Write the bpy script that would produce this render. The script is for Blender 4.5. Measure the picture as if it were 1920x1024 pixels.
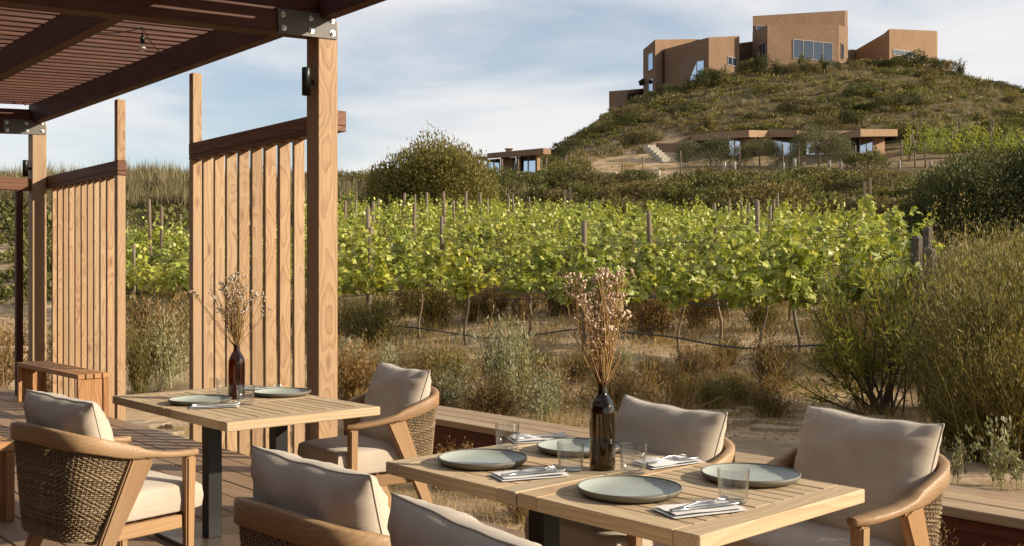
import bpy, bmesh, math, random
import numpy as np
from mathutils import Vector, Matrix, noise as mnoise

for _o in list(bpy.data.objects):
    bpy.data.objects.remove(_o)
SC = bpy.context.scene
COL = SC.collection
R = math.radians
PI = math.pi

# ---------------------------------------------------------------- camera, sky, sun, exposure
CAM_H = 1.32
cam_d = bpy.data.cameras.new('camera')
cam = bpy.data.objects.new('camera', cam_d)
COL.objects.link(cam)
cam.location = (0, 0, CAM_H)
cam.rotation_euler = (R(90), 0, 0)
cam_d.sensor_width = 36
cam_d.lens = 35.0
cam_d.shift_y = 8 / 1920
cam_d.clip_start = 0.05
cam_d.clip_end = 5000
SC.camera = cam

SUN_EL = R(21.5)
SUN_AZ = R(98)            # clockwise from +Y: a little behind the camera, to the right
world = bpy.data.worlds.new('World')
SC.world = world
world.use_nodes = True
wn, wl = world.node_tree.nodes, world.node_tree.links
wn.clear()
w_out = wn.new('ShaderNodeOutputWorld')
w_bg = wn.new('ShaderNodeBackground')
w_bg.inputs['Strength'].default_value = 0.094
w_sky = wn.new('ShaderNodeTexSky')
w_sky.sky_type = 'NISHITA'
w_sky.sun_disc = False
w_sky.sun_elevation = SUN_EL
w_sky.sun_rotation = SUN_AZ
w_sky.altitude = 200
w_sky.air_density = 1.1
w_sky.dust_density = 0.8
w_sky.ozone_density = 2.2
# thin high cloud streaks
w_tc = wn.new('ShaderNodeTexCoord')
w_map = wn.new('ShaderNodeMapping')
w_map.inputs['Scale'].default_value = (1.3, 1.3, 6.5)
w_map.inputs['Rotation'].default_value = (R(4), R(14), R(20))
w_n = wn.new('ShaderNodeTexNoise')
w_n.inputs['Scale'].default_value = 1.55
w_n.inputs['Detail'].default_value = 8
w_n.inputs['Roughness'].default_value = 0.52
w_n.inputs['Distortion'].default_value = 0.35
w_r = wn.new('ShaderNodeMapRange')
w_r.interpolation_type = 'SMOOTHERSTEP'
w_r.inputs['From Min'].default_value = 0.36
w_r.inputs['From Max'].default_value = 0.66
w_r.inputs['To Min'].default_value = 0.24
w_r.inputs['To Max'].default_value = 0.92
w_mix = wn.new('ShaderNodeMix')
w_mix.data_type = 'RGBA'
w_mix.inputs['B'].default_value = (6.5, 6.35, 6.25, 1)
wl.new(w_tc.outputs['Generated'], w_map.inputs['Vector'])
wl.new(w_map.outputs['Vector'], w_n.inputs['Vector'])
wl.new(w_n.outputs['Fac'], w_r.inputs['Value'])
wl.new(w_r.outputs['Result'], w_mix.inputs['Factor'])
wl.new(w_sky.outputs['Color'], w_mix.inputs['A'])
wl.new(w_mix.outputs['Result'], w_bg.inputs['Color'])
wl.new(w_bg.outputs['Background'], w_out.inputs['Surface'])

sun_d = bpy.data.lights.new('sun', 'SUN')
sun_d.energy = 5.0
sun_d.angle = R(0.55)
sun_d.color = (1.0, 0.86, 0.66)
sun = bpy.data.objects.new('sun', sun_d)
COL.objects.link(sun)
SUN_DIR = Vector((math.sin(SUN_AZ) * math.cos(SUN_EL), math.cos(SUN_AZ) * math.cos(SUN_EL), math.sin(SUN_EL)))
sun.rotation_euler = SUN_DIR.to_track_quat('Z', 'Y').to_euler()
sun.location = (30, -5, 30)

SC.view_settings.view_transform = 'Standard'
SC.view_settings.look = 'None'
SC.view_settings.exposure = 0.62
SC.view_settings.gamma = 1.0
SC.view_settings.use_curve_mapping = False
SC.render.engine = 'CYCLES'
SC.cycles.use_denoising = True
SC.cycles.max_bounces = 8
SC.cycles.diffuse_bounces = 3
SC.cycles.transmission_bounces = 8
SC.cycles.transparent_max_bounces = 8
SC.cycles.caustics_reflective = False
SC.cycles.caustics_refractive = False

# ---------------------------------------------------------------- frames of reference
# the pergola, the deck, the tables and the vine rows share one direction: u runs along the deck edge, v away across it
RZ = R(-47.8)
AU = (math.cos(RZ), math.sin(RZ))
BV = (-math.sin(RZ), math.cos(RZ))
F_PX = 1867.0


def UV(u, v, z=0.0):
    return Vector((u * AU[0] + v * BV[0], u * AU[1] + v * BV[1], z))


def W(px, y, z=0.0):
    return Vector(((px - 960) / F_PX * y, y, z))


def WP(px, py, y):
    return Vector(((px - 960) / F_PX * y, y, CAM_H + (520 - py) / F_PX * y))


# ---------------------------------------------------------------- object helpers
def tag(o, label=None, cat=None, group=None, kind=None):
    if label: o['label'] = label
    if cat: o['category'] = cat
    if group: o['group'] = group
    if kind: o['kind'] = kind
    return o


def thing(name, label, cat, loc=(0, 0, 0), rz=0.0, group=None):
    o = bpy.data.objects.new(name, None)
    o.empty_display_size = 0.2
    COL.objects.link(o)
    o.location = loc
    o.rotation_euler = (0, 0, rz)
    return tag(o, label, cat, group)


def put(name, mesh, parent=None, loc=(0, 0, 0), rot=(0, 0, 0), scale=(1, 1, 1)):
    o = bpy.data.objects.new(name, mesh)
    COL.objects.link(o)
    if parent is not None: o.parent = parent
    o.location = loc
    o.rotation_euler = rot
    o.scale = scale
    return o


KIDS = {}


def copy_tree(o, parent=None):
    c = o.copy()
    COL.objects.link(c)
    if parent is not None: c.parent = parent
    for ch in list(o.children): copy_tree(ch, c)
    return c


def bm_mesh(name, bm, mat=None, smooth=False):
    me = bpy.data.meshes.new(name)
    bm.normal_update()
    bm.to_mesh(me)
    bm.free()
    if mat is not None:
        for m in (mat if isinstance(mat, (list, tuple)) else [mat]): me.materials.append(m)
    if smooth:
        me.polygons.foreach_set('use_smooth', [True] * len(me.polygons))
    return me


def np_mesh(name, V, F, mat=None, smooth=False):
    """V (n,3); F (m,k) array or list of such arrays with different k"""
    V = np.asarray(V, dtype=np.float32)
    Fs = F if isinstance(F, list) else [F]
    Fs = [np.asarray(f, dtype=np.int32) for f in Fs if len(f)]
    me = bpy.data.meshes.new(name)
    me.vertices.add(len(V))
    me.vertices.foreach_set('co', V.ravel())
    nl = sum(f.size for f in Fs)
    npoly = sum(len(f) for f in Fs)
    me.loops.add(nl)
    me.loops.foreach_set('vertex_index', np.concatenate([f.ravel() for f in Fs]))
    me.polygons.add(npoly)
    tot = np.concatenate([np.full(len(f), f.shape[1], np.int32) for f in Fs])
    start = np.concatenate([[0], np.cumsum(tot)[:-1]]).astype(np.int32)
    me.polygons.foreach_set('loop_start', start)
    me.polygons.foreach_set('loop_total', tot)
    if smooth: me.polygons.foreach_set('use_smooth', np.ones(npoly, bool))
    me.update(calc_edges=True)
    me.validate()
    if mat is not None: me.materials.append(mat)
    return me


class Soup:
    """collects numpy pieces of one mesh"""
    def __init__(self):
        self.V, self.F, self.n = [], {}, 0

    def add(self, V, F):
        V = np.asarray(V, np.float32)
        F = np.asarray(F, np.int32)
        self.V.append(V)
        self.F.setdefault(F.shape[1], []).append(F + self.n)
        self.n += len(V)

    def mesh(self, name, mat, smooth=False):
        return np_mesh(name, np.concatenate(self.V), [np.concatenate(f) for f in self.F.values()], mat, smooth)


def tube_np(P, rad, sides=5, cap=True):
    """tube along the points P with radius rad (number or list)"""
    P = np.asarray(P, float)
    n = len(P)
    rad = np.full(n, rad) if np.isscalar(rad) else np.asarray(rad, float)
    T = np.gradient(P, axis=0)
    T /= np.linalg.norm(T, axis=1)[:, None] + 1e-9
    up = np.array([0.0, 0.0, 1.0]) if abs(T[:, 2]).mean() < 0.8 else np.array([1.0, 0.0, 0.0])
    A = np.cross(T, up)
    A /= np.linalg.norm(A, axis=1)[:, None] + 1e-9
    B = np.cross(A, T)
    a = np.arange(sides) * 2 * PI / sides
    ring = P[:, None, :] + rad[:, None, None] * (np.cos(a)[None, :, None] * A[:, None, :] + np.sin(a)[None, :, None] * B[:, None, :])
    V = ring.reshape(-1, 3)
    i = np.arange(n - 1)[:, None] * sides
    j = np.arange(sides)[None, :]
    k = (j + 1) % sides
    F = np.stack([i + j, i + k, i + sides + k, i + sides + j], -1).reshape(-1, 4)
    return V, F


def tube_mesh(name, P, rad, mat, sides=6, smooth=True):
    V, F = tube_np(P, rad, sides)
    n = len(V)
    me = np_mesh(name, V, [F, np.array([list(range(sides))[::-1]]), np.array([list(range(n - sides, n))])], mat, smooth)
    return me


def lathe_mesh(name, prof, mat, seg=32, smooth=True):
    """closed surface of revolution; prof = [(r, z)...]"""
    bm = bmesh.new()
    rings = []
    for r, z in prof:
        if r < 1e-6:
            rings.append([bm.verts.new((0, 0, z))])
        else:
            rings.append([bm.verts.new((r * math.cos(2 * PI * i / seg), r * math.sin(2 * PI * i / seg), z)) for i in range(seg)])
    for a, b in zip(rings[:-1], rings[1:]):
        for i in range(seg):
            j = (i + 1) % seg
            if len(a) == 1 and len(b) == 1: continue
            if len(a) == 1: bm.faces.new((a[0], b[j], b[i]))
            elif len(b) == 1: bm.faces.new((a[i], a[j], b[0]))
            else: bm.faces.new((a[i], a[j], b[j], b[i]))
    bmesh.ops.recalc_face_normals(bm, faces=bm.faces)
    return bm_mesh(name, bm, mat, smooth)


_box_cache = {}


def box_mesh(sx, sy, sz, mat, bevel=0.003, name='board'):
    """a box centred on its own origin, x the long way so that the grain follows it"""
    key = (round(sx, 3), round(sy, 4), round(sz, 4), mat.name, bevel)
    if key in _box_cache: return _box_cache[key]
    bm = bmesh.new()
    bmesh.ops.create_cube(bm, size=1.0)
    bmesh.ops.scale(bm, vec=(sx, sy, sz), verts=bm.verts)
    if bevel > 0:
        bmesh.ops.bevel(bm, geom=list(bm.edges), offset=min(bevel, 0.4 * min(sx, sy, sz)), segments=1, affect='EDGES')
    me = bm_mesh(name, bm, mat)
    _box_cache[key] = me
    return me


def board(name, parent, mat, lo, hi, bevel=0.003, jit=0.0, rng=random):
    """axis-aligned board between two local corners; its longest side becomes local x"""
    lo, hi = Vector(lo), Vector(hi)
    s = hi - lo
    c = (lo + hi) / 2
    ax = max(range(3), key=lambda i: s[i])
    if ax == 0:
        dims, rot = (s.x, s.y, s.z), (0, 0, 0)
    elif ax == 1:
        dims, rot = (s.y, s.x, s.z), (0, 0, PI / 2)
    else:
        dims, rot = (s.z, s.y, s.x), (0, -PI / 2, 0)
    o = put(name, box_mesh(dims[0], dims[1], dims[2], mat, bevel, name), parent, c, rot)
    if jit:
        o.rotation_euler = (rot[0] + rng.uniform(-jit, jit), rot[1] + rng.uniform(-jit, jit) * .3, rot[2] + rng.uniform(-jit, jit) * .3)
    return o


def prism_bm(bm, pts, z0, z1):
    """pts = [(x,y)], z0/z1 numbers or lists"""
    n = len(pts)
    z0 = [z0] * n if not isinstance(z0, (list, tuple)) else z0
    z1 = [z1] * n if not isinstance(z1, (list, tuple)) else z1
    a = [bm.verts.new((p[0], p[1], z)) for p, z in zip(pts, z0)]
    b = [bm.verts.new((p[0], p[1], z)) for p, z in zip(pts, z1)]
    bm.faces.new(a[::-1])
    bm.faces.new(b)
    for i in range(n):
        j = (i + 1) % n
        bm.faces.new((a[i], a[j], b[j], b[i]))
    bmesh.ops.recalc_face_normals(bm, faces=bm.faces)


# ---------------------------------------------------------------- materials
class NT:
    def __init__(self, name):
        self.m = bpy.data.materials.new(name)
        self.m.use_nodes = True
        self.n, self.l = self.m.node_tree.nodes, self.m.node_tree.links
        self.n.clear()
        self.out = self.n.new('ShaderNodeOutputMaterial')

    def new(self, t, **kw):
        nd = self.n.new(t)
        for k, v in kw.items():
            if k in nd.inputs.keys() if hasattr(nd.inputs, 'keys') else False: nd.inputs[k].default_value = v
            else: setattr(nd, k, v)
        return nd

    def link(self, a, b): self.l.new(a, b)

    def math(self, op, a, b=None, clamp=False):
        nd = self.n.new('ShaderNodeMath')
        nd.operation = op
        nd.use_clamp = clamp
        for i, x in enumerate((a, b)):
            if x is None: continue
            if isinstance(x, (int, float)): nd.inputs[i].default_value = x
            else: self.l.new(x, nd.inputs[i])
        return nd.outputs[0]

    def mix(self, fac, a, b, blend='MIX'):
        nd = self.n.new('ShaderNodeMix')
        nd.data_type = 'RGBA'
        nd.blend_type = blend
        for k, x in (('Factor', fac), ('A', a), ('B', b)):
            if isinstance(x, (int, float)): nd.inputs[k].default_value = x
            elif isinstance(x, (tuple, list)): nd.inputs[k].default_value = (*x[:3], 1)
            else: self.l.new(x, nd.inputs[k])
        return nd.outputs['Result']

    def ramp(self, fac, stops):
        nd = self.n.new('ShaderNodeValToRGB')
        el = nd.color_ramp.elements
        while len(el) > 1: el.remove(el[-1])
        el[0].position, el[0].color = stops[0][0], (*stops[0][1], 1)
        for p, c in stops[1:]:
            e = el.new(p)
            e.color = (*c, 1)
        self.l.new(fac, nd.inputs[0])
        return nd.outputs[0]

    def range(self, x, a, b, c=0.0, d=1.0, smooth=True):
        nd = self.n.new('ShaderNodeMapRange')
        if smooth: nd.interpolation_type = 'SMOOTHSTEP'
        self.l.new(x, nd.inputs['Value'])
        for k, v in zip(('From Min', 'From Max', 'To Min', 'To Max'), (a, b, c, d)): nd.inputs[k].default_value = v
        return nd.outputs['Result']

    def noise(self, vec, scale, detail=4, rough=0.55, dist=0.0, color=False):
        nd = self.n.new('ShaderNodeTexNoise')
        nd.inputs['Scale'].default_value = scale
        nd.inputs['Detail'].default_value = detail
        nd.inputs['Roughness'].default_value = rough
        nd.inputs['Distortion'].default_value = dist
        if vec is not None: self.l.new(vec, nd.inputs['Vector'])
        return nd.outputs['Color' if color else 'Fac']

    def vmap(self, vec, scale=(1, 1, 1), loc=(0, 0, 0), rot=(0, 0, 0)):
        nd = self.n.new('ShaderNodeMapping')
        nd.inputs['Scale'].default_value = scale
        nd.inputs['Location'].default_value = loc
        nd.inputs['Rotation'].default_value = rot
        self.l.new(vec, nd.inputs['Vector'])
        return nd.outputs['Vector']

    def coords(self, which='Object'):
        return self.n.new('ShaderNodeTexCoord').outputs[which]

    def principled(self, color, rough=0.6, **kw):
        p = self.n.new('ShaderNodeBsdfPrincipled')
        for k, x in (('Base Color', color), ('Roughness', rough)):
            if isinstance(x, (int, float)): p.inputs[k].default_value = x
            elif isinstance(x, (tuple, list)): p.inputs[k].default_value = (*x[:3], 1)
            else: self.l.new(x, p.inputs[k])
        for k, v in kw.items():
            p.inputs[k.replace('_', ' ')].default_value = v
        self.l.new(p.outputs[0], self.out.inputs['Surface'])
        self.p = p
        return p

    def bump(self, h, strength=0.3, dist=0.01):
        b = self.n.new('ShaderNodeBump')
        b.inputs['Strength'].default_value = strength
        b.inputs['Distance'].default_value = dist
        self.l.new(h, b.inputs['Height'])
        self.l.new(b.outputs[0], self.p.inputs['Normal'])


def plain(name, color, rough=0.5, **kw):
    t = NT(name)
    t.principled(color, rough, **kw)
    return t.m


def wood(name, early, late, knot=(0.16, 0.055, 0.02), ring=34.0, contrast=0.85, weather=None, weather_amt=0.0, rough=0.62, knots=1.0, vary=0.25, bump=0.25):
    """sawn timber: growth rings cut along the board's length (local x), knots, streaks, weathering"""
    t = NT(name)
    co = t.coords()
    oi = t.n.new('ShaderNodeObjectInfo')
    rnd = oi.outputs['Random']
    off = t.n.new('ShaderNodeCombineXYZ')
    t.link(t.math('MULTIPLY', rnd, 37.0), off.inputs[0])
    t.link(t.math('MULTIPLY', t.math('FRACT', t.math('MULTIPLY', rnd, 17.31)), 0.16), off.inputs[1])
    t.link(t.math('MULTIPLY', t.math('FRACT', t.math('MULTIPLY', rnd, 41.77)), 0.12), off.inputs[2])
    add = t.n.new('ShaderNodeVectorMath')
    add.operation = 'ADD'
    t.link(co, add.inputs[0])
    t.link(off.outputs[0], add.inputs[1])
    p = add.outputs[0]
    # knots
    vor = t.n.new('ShaderNodeTexVoronoi')
    vor.inputs['Scale'].default_value = 1.0
    vor.inputs['Randomness'].default_value = 1.0
    t.link(t.vmap(p, (2.1, 6.5, 6.5)), vor.inputs['Vector'])
    kd = vor.outputs['Distance']
    kmask = t.range(kd, 0.05, 0.17, 1.0, 0.0)
    kbend = t.range(kd, 0.0, 0.55, 1.0, 0.0)
    # rings
    warp = t.noise(t.vmap(p, (1.1, 3.0, 3.0)), 1.0, 3, 0.5)
    sep = t.n.new('ShaderNodeSeparateXYZ')
    t.link(p, sep.inputs[0])
    yy = t.math('ADD', sep.outputs[1], -0.07)
    zz = t.math('ADD', sep.outputs[2], 0.05)
    rr = t.math('SQRT', t.math('ADD', t.math('MULTIPLY', yy, yy), t.math('MULTIPLY', zz, zz)))
    rr = t.math('ADD', rr, t.math('MULTIPLY', warp, 0.13))
    rr = t.math('ADD', rr, t.math('MULTIPLY', kbend, 0.035 * knots))
    ph = t.math('FRACT', t.math('MULTIPLY', rr, ring))
    band = t.math('POWER', ph, 2.2)
    band = t.math('MULTIPLY', band, t.range(ph, 0.93, 1.0, 1.0, 0.0))
    fine = t.noise(t.vmap(p, (3.0, 160.0, 160.0)), 1.0, 3, 0.6)
    col = t.mix(t.math('MULTIPLY', band, contrast, True), early, late)
    col = t.mix(t.math('MULTIPLY', t.range(fine, 0.35, 0.75), 0.35), col, tuple(c * 0.55 for c in late))
    if knots:
        col = t.mix(t.math('MULTIPLY', kmask, 0.85 * knots), col, knot)
    tone = t.noise(t.vmap(p, (0.35, 2.0, 2.0)), 1.0, 2, 0.5)
    col = t.mix(1.0, col, t.ramp(tone, [(0.3, (1 - vary, 1 - vary, 1 - vary)), (0.7, (1 + vary * .3, 1 + vary * .25, 1 + vary * .2))]), 'MULTIPLY')
    pv = t.ramp(t.math('FRACT', t.math('MULTIPLY', rnd, 7.77)), [(0.0, (0.72, 0.66, 0.60)), (0.3, (1, 0.9, 0.8)), (0.6, (1, 1, 1)), (1.0, (1.12, 1.10, 1.06))])
    col = t.mix(1.0, col, pv, 'MULTIPLY')
    if weather is not None:
        wm = t.noise(t.vmap(p, (1.2, 5.0, 5.0)), 1.0, 5, 0.6)
        col = t.mix(t.range(wm, 0.35, 0.7, weather_amt * .4, weather_amt), col, weather)
        st = t.noise(t.vmap(p, (5.0, 8.0, 8.0)), 1.0, 4, 0.6)
        col = t.mix(t.range(st, 0.6, 0.75, 0.0, 0.35), col, tuple(c * 0.5 for c in weather))
    t.principled(col, t.ramp(fine, [(0.3, (rough - .08,) * 3), (0.7, (rough + .12,) * 3)]), Specular_IOR_Level=0.3)
    t.bump(t.math('ADD', t.math('MULTIPLY', band, 0.5), fine), bump, 0.002)
    return t.m


def leafmat(name, stops, transl=0.35, rough=0.55, spec=0.25, gain=(1, 1, 1)):
    """small foliage: colour varies leaf by leaf and plant by plant"""
    t = NT(name)
    geo = t.n.new('ShaderNodeNewGeometry')
    oi = t.n.new('ShaderNodeObjectInfo')
    ri = t.math('FRACT', t.math('ADD', geo.outputs['Random Per Island'], 0.0))
    col = t.ramp(ri, stops)
    pv = t.ramp(oi.outputs['Random'], [(0.0, (0.72, 0.74, 0.70)), (0.5, (1, 1, 1)), (1.0, (1.18, 1.08, 0.92))])
    col = t.mix(1.0, col, pv, 'MULTIPLY')
    p = t.principled(col, rough, Specular_IOR_Level=spec)
    tr = t.n.new('ShaderNodeBsdfTranslucent')
    tc = t.mix(1.0, col, (1.25 * gain[0], 1.2 * gain[1], 0.6 * gain[2]), 'MULTIPLY')
    t.link(tc, tr.inputs['Color'])
    ms = t.n.new('ShaderNodeMixShader')
    ms.inputs[0].default_value = transl
    t.link(p.outputs[0], ms.inputs[1])
    t.link(tr.outputs[0], ms.inputs[2])
    t.link(ms.outputs[0], t.out.inputs['Surface'])
    return t.m


M = {}
M['fir'] = wood('fir_timber', (0.49, 0.345, 0.205), (0.26, 0.122, 0.058), knot=(0.17, 0.065, 0.03), ring=70, contrast=0.95, vary=0.28, weather=(0.36, 0.255, 0.155), weather_amt=0.5, bump=0.45)
M['fir_dark'] = wood('stained_fir_timber', (0.088, 0.029, 0.015), (0.042, 0.014, 0.008), knot=(0.06, 0.02, 0.012), ring=26, vary=0.25)
M['fir_rail'] = wood('reddish_fir_rail', (0.20, 0.10, 0.058), (0.11, 0.045, 0.026), knot=(0.08, 0.03, 0.015), ring=26, vary=0.2)
M['redwood'] = wood('bench_wood', (0.47, 0.265, 0.12), (0.30, 0.12, 0.045), knot=(0.17, 0.05, 0.02), ring=44, vary=0.2)
M['table'] = wood('weathered_teak', (0.62, 0.475, 0.29), (0.40, 0.26, 0.13), ring=60, contrast=0.8, weather=(0.52, 0.425, 0.295), weather_amt=0.5, knots=0.25, rough=0.7, vary=0.22)
M['teak'] = wood('oiled_teak', (0.45, 0.275, 0.135), (0.28, 0.145, 0.062), ring=60, contrast=0.7, knots=0.0, rough=0.5, vary=0.34, weather=(0.36, 0.255, 0.155), weather_amt=0.5, bump=0.08)
M['deck'] = wood('deck_timber', (0.34, 0.22, 0.13), (0.22, 0.125, 0.07), ring=26, contrast=0.6, weather=(0.26, 0.185, 0.12), weather_amt=0.6, knots=0.6, rough=0.62, vary=0.3)
M['sill'] = wood('grey_weathered_plank', (0.42, 0.30, 0.175), (0.30, 0.19, 0.10), ring=26, contrast=0.7, weather=(0.36, 0.28, 0.19), weather_amt=0.6, knots=0.6, rough=0.7)
M['sill_front'] = wood('red_stained_plank', (0.17, 0.055, 0.032), (0.08, 0.022, 0.016), knot=(0.04, 0.015, 0.01), ring=20, contrast=0.9, rough=0.5)
M['post'] = wood('grey_vineyard_post', (0.23, 0.175, 0.115), (0.14, 0.10, 0.065), ring=40, contrast=0.6, weather=(0.17, 0.14, 0.105), weather_amt=0.7, knots=0.3, rough=0.8)
M['old_post'] = wood('silvered_post', (0.14, 0.115, 0.085), (0.075, 0.06, 0.045), ring=40, contrast=0.8, weather=(0.10, 0.09, 0.075), weather_amt=0.7, knots=0.2, rough=0.85)
M['black'] = plain('black_metal', (0.014, 0.014, 0.015), 0.42, Metallic=0.3)
M['lamp'] = plain('bronze_lamp_metal', (0.03, 0.032, 0.03), 0.38, Metallic=0.6)
M['steel'] = plain('galvanised_steel', (0.10, 0.095, 0.09), 0.6, Metallic=0.2)
M['bolt'] = plain('bolt_steel', (0.55, 0.53, 0.50), 0.3, Metallic=0.9)
M['cutlery'] = plain('polished_cutlery', (0.55, 0.54, 0.53), 0.2, Metallic=1.0)
M['hose'] = plain('black_poly_pipe', (0.02, 0.02, 0.022), 0.4)
M['wire'] = plain('trellis_wire_steel', (0.16, 0.15, 0.14), 0.45, Metallic=0.7)
M['guard'] = plain('white_tree_guard', (0.72, 0.69, 0.63), 0.7)
M['frame_al'] = plain('window_frame_paint', (0.20, 0.17, 0.15), 0.5)
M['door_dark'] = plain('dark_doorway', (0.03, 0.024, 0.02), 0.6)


def linen():
    t = NT('linen_cloth')
    co = t.coords()
    n = t.noise(t.vmap(co, (1, 1, 1)), 6.0, 4, 0.6)
    wx = t.n.new('ShaderNodeTexWave'); wx.inputs['Scale'].default_value = 190; wx.bands_direction = 'X'
    wz = t.n.new('ShaderNodeTexWave'); wz.inputs['Scale'].default_value = 190; wz.bands_direction = 'Z'
    for w in (wx, wz):
        w.inputs['Distortion'].default_value = 1.5
        t.link(co, w.inputs['Vector'])
    weave = t.math('MULTIPLY', wx.outputs['Fac'], wz.outputs['Fac'])
    slub = t.noise(t.vmap(co, (14, 14, 260)), 1.0, 3, 0.6)
    col = t.ramp(n, [(0.3, (0.46, 0.395, 0.32)), (0.7, (0.53, 0.46, 0.375))])
    col = t.mix(t.range(slub, 0.42, 0.72, 0.0, 0.4), col, (0.38, 0.33, 0.28))
    p = t.principled(col, 0.9, Specular_IOR_Level=0.15, Sheen_Weight=0.15)
    t.bump(t.math('ADD', t.math('MULTIPLY', weave, 0.4), t.math('MULTIPLY', slub, 0.6)), 0.4, 0.002)
    return t.m


M['linen'] = linen()
M['piping'] = plain('cushion_piping', (0.46, 0.41, 0.35), 0.9)


def rope():
    t = NT('twisted_rope')
    co = t.coords()
    n = t.noise(co, 30.0, 3, 0.6)
    w = t.n.new('ShaderNodeTexWave'); w.bands_direction = 'DIAGONAL'; w.inputs['Scale'].default_value = 170
    t.link(co, w.inputs['Vector'])
    geo = t.n.new('ShaderNodeNewGeometry')
    col = t.ramp(geo.outputs['Random Per Island'], [(0.0, (0.20, 0.145, 0.085)), (0.5, (0.30, 0.22, 0.13)), (1.0, (0.40, 0.30, 0.185))])
    col = t.mix(t.math('MULTIPLY', w.outputs['Fac'], 0.4), col, (0.15, 0.10, 0.06))
    t.principled(col, 0.8, Specular_IOR_Level=0.2)
    t.bump(w.outputs['Fac'], 0.4, 0.002)
    return t.m


M['rope'] = rope()


def ceramic():
    t = NT('sage_stoneware')
    co = t.coords()
    n = t.noise(co, 9.0, 5, 0.6)
    s = t.noise(co, 160.0, 2, 0.5)
    sep = t.n.new('ShaderNodeSeparateXYZ'); t.link(co, sep.inputs[0])
    col = t.ramp(n, [(0.3, (0.315, 0.355, 0.32)), (0.7, (0.375, 0.41, 0.37))])
    col = t.mix(t.range(s, 0.66, 0.76, 0, 0.4), col, (0.20, 0.20, 0.16))
    t.principled(col, 0.42, Specular_IOR_Level=0.45)
    return t.m


M['plate'] = ceramic()
M['plate_rim'] = plain('unglazed_plate_rim', (0.145, 0.135, 0.105), 0.6)


def thinglass(name, tint, ior=1.4, body=None, solid=0.12):
    """clear walls that let the light straight through, with the bright edges and reflections of glass"""
    t = NT(name)
    tr = t.n.new('ShaderNodeBsdfTransparent'); tr.inputs[0].default_value = (*tint, 1)
    gl = t.n.new('ShaderNodeBsdfGlossy'); gl.inputs['Roughness'].default_value = 0.03
    base = tr.outputs[0]
    if body is not None:
        df = t.n.new('ShaderNodeBsdfDiffuse'); df.inputs[0].default_value = (*body, 1)
        m0 = t.n.new('ShaderNodeMixShader'); m0.inputs[0].default_value = solid
        t.link(tr.outputs[0], m0.inputs[1]); t.link(df.outputs[0], m0.inputs[2])
        base = m0.outputs[0]
    lw = t.n.new('ShaderNodeLayerWeight'); lw.inputs[0].default_value = 0.5
    fac = t.math('ADD', t.math('MULTIPLY', t.math('POWER', lw.outputs['Facing'], 2.6), 0.8), 0.055)
    ms = t.n.new('ShaderNodeMixShader')
    t.link(fac, ms.inputs[0]); t.link(base, ms.inputs[1]); t.link(gl.outputs[0], ms.inputs[2])
    t.link(ms.outputs[0], t.out.inputs['Surface'])
    return t.m


def glassmat(name, color, rough=0.0, ior=1.45, trans=1.0):
    t = NT(name)
    t.principled(color, rough, IOR=ior, Transmission_Weight=trans)
    return t.m


M['glass'] = thinglass('clear_tumbler_glass', (0.96, 0.965, 0.96), 1.35)
M['bottle'] = thinglass('dark_bottle_glass', (0.54, 0.37, 0.19), 1.25, (0.012, 0.006, 0.003))
M['bottle_green'] = thinglass('dark_green_bottle_glass', (0.50, 0.42, 0.19), 1.25, (0.010, 0.007, 0.003))
M['bulb'] = thinglass('bulb_glass', (0.85, 0.80, 0.70), 1.4, (0.75, 0.66, 0.52), 0.5)
M['pane'] = plain('window_glass', (0.025, 0.035, 0.055), 0.05, Specular_IOR_Level=0.8, IOR=1.6)
M['pane_sky'] = plain('sky_reflecting_glass', (0.50, 0.56, 0.66), 0.06, Metallic=1.0)
M['napkin'] = plain('white_napkin_cotton', (0.74, 0.73, 0.72), 0.9, Specular_IOR_Level=0.1)


def stucco(name, a, b):
    t = NT(name)
    co = t.coords()
    n = t.noise(co, 0.35, 5, 0.6)
    f = t.noise(co, 3.2, 6, 0.7)
    st = t.noise(t.vmap(co, (2.2, 2.2, 0.25)), 1.0, 4, 0.6)
    col = t.ramp(n, [(0.3, a), (0.7, b)])
    col = t.mix(t.range(st, 0.5, 0.75, 0.0, 0.35), col, tuple(c * 0.72 for c in a))
    col = t.mix(t.range(f, 0.35, 0.7, 0.0, 0.35), col, tuple(c * 0.62 for c in a))
    t.principled(col, 0.95, Specular_IOR_Level=0.1)
    t.bump(f, 0.9, 0.10)
    return t.m


M['stucco'] = stucco('ochre_earth_render', (0.205, 0.130, 0.084), (0.24, 0.158, 0.105))
M['stucco_pale'] = stucco('pale_earth_render', (0.30, 0.195, 0.12), (0.34, 0.225, 0.145))
M['concrete'] = stucco('pale_step_stone', (0.42, 0.37, 0.30), (0.5, 0.45, 0.37))


def stone():
    t = NT('flat_fieldstone')
    co = t.coords('Object')
    oi = t.n.new('ShaderNodeObjectInfo')
    n = t.noise(co, 4.0, 6, 0.6)
    col = t.ramp(n, [(0.3, (0.27, 0.21, 0.15)), (0.7, (0.46, 0.38, 0.28))])
    col = t.mix(1.0, col, t.ramp(oi.outputs['Random'], [(0, (0.8, 0.78, 0.75)), (1, (1.1, 1.07, 1.02))]), 'MULTIPLY')
    t.principled(col, 0.85, Specular_IOR_Level=0.2)
    t.bump(n, 0.6, 0.02)
    return t.m


M['stone'] = stone()
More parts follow.
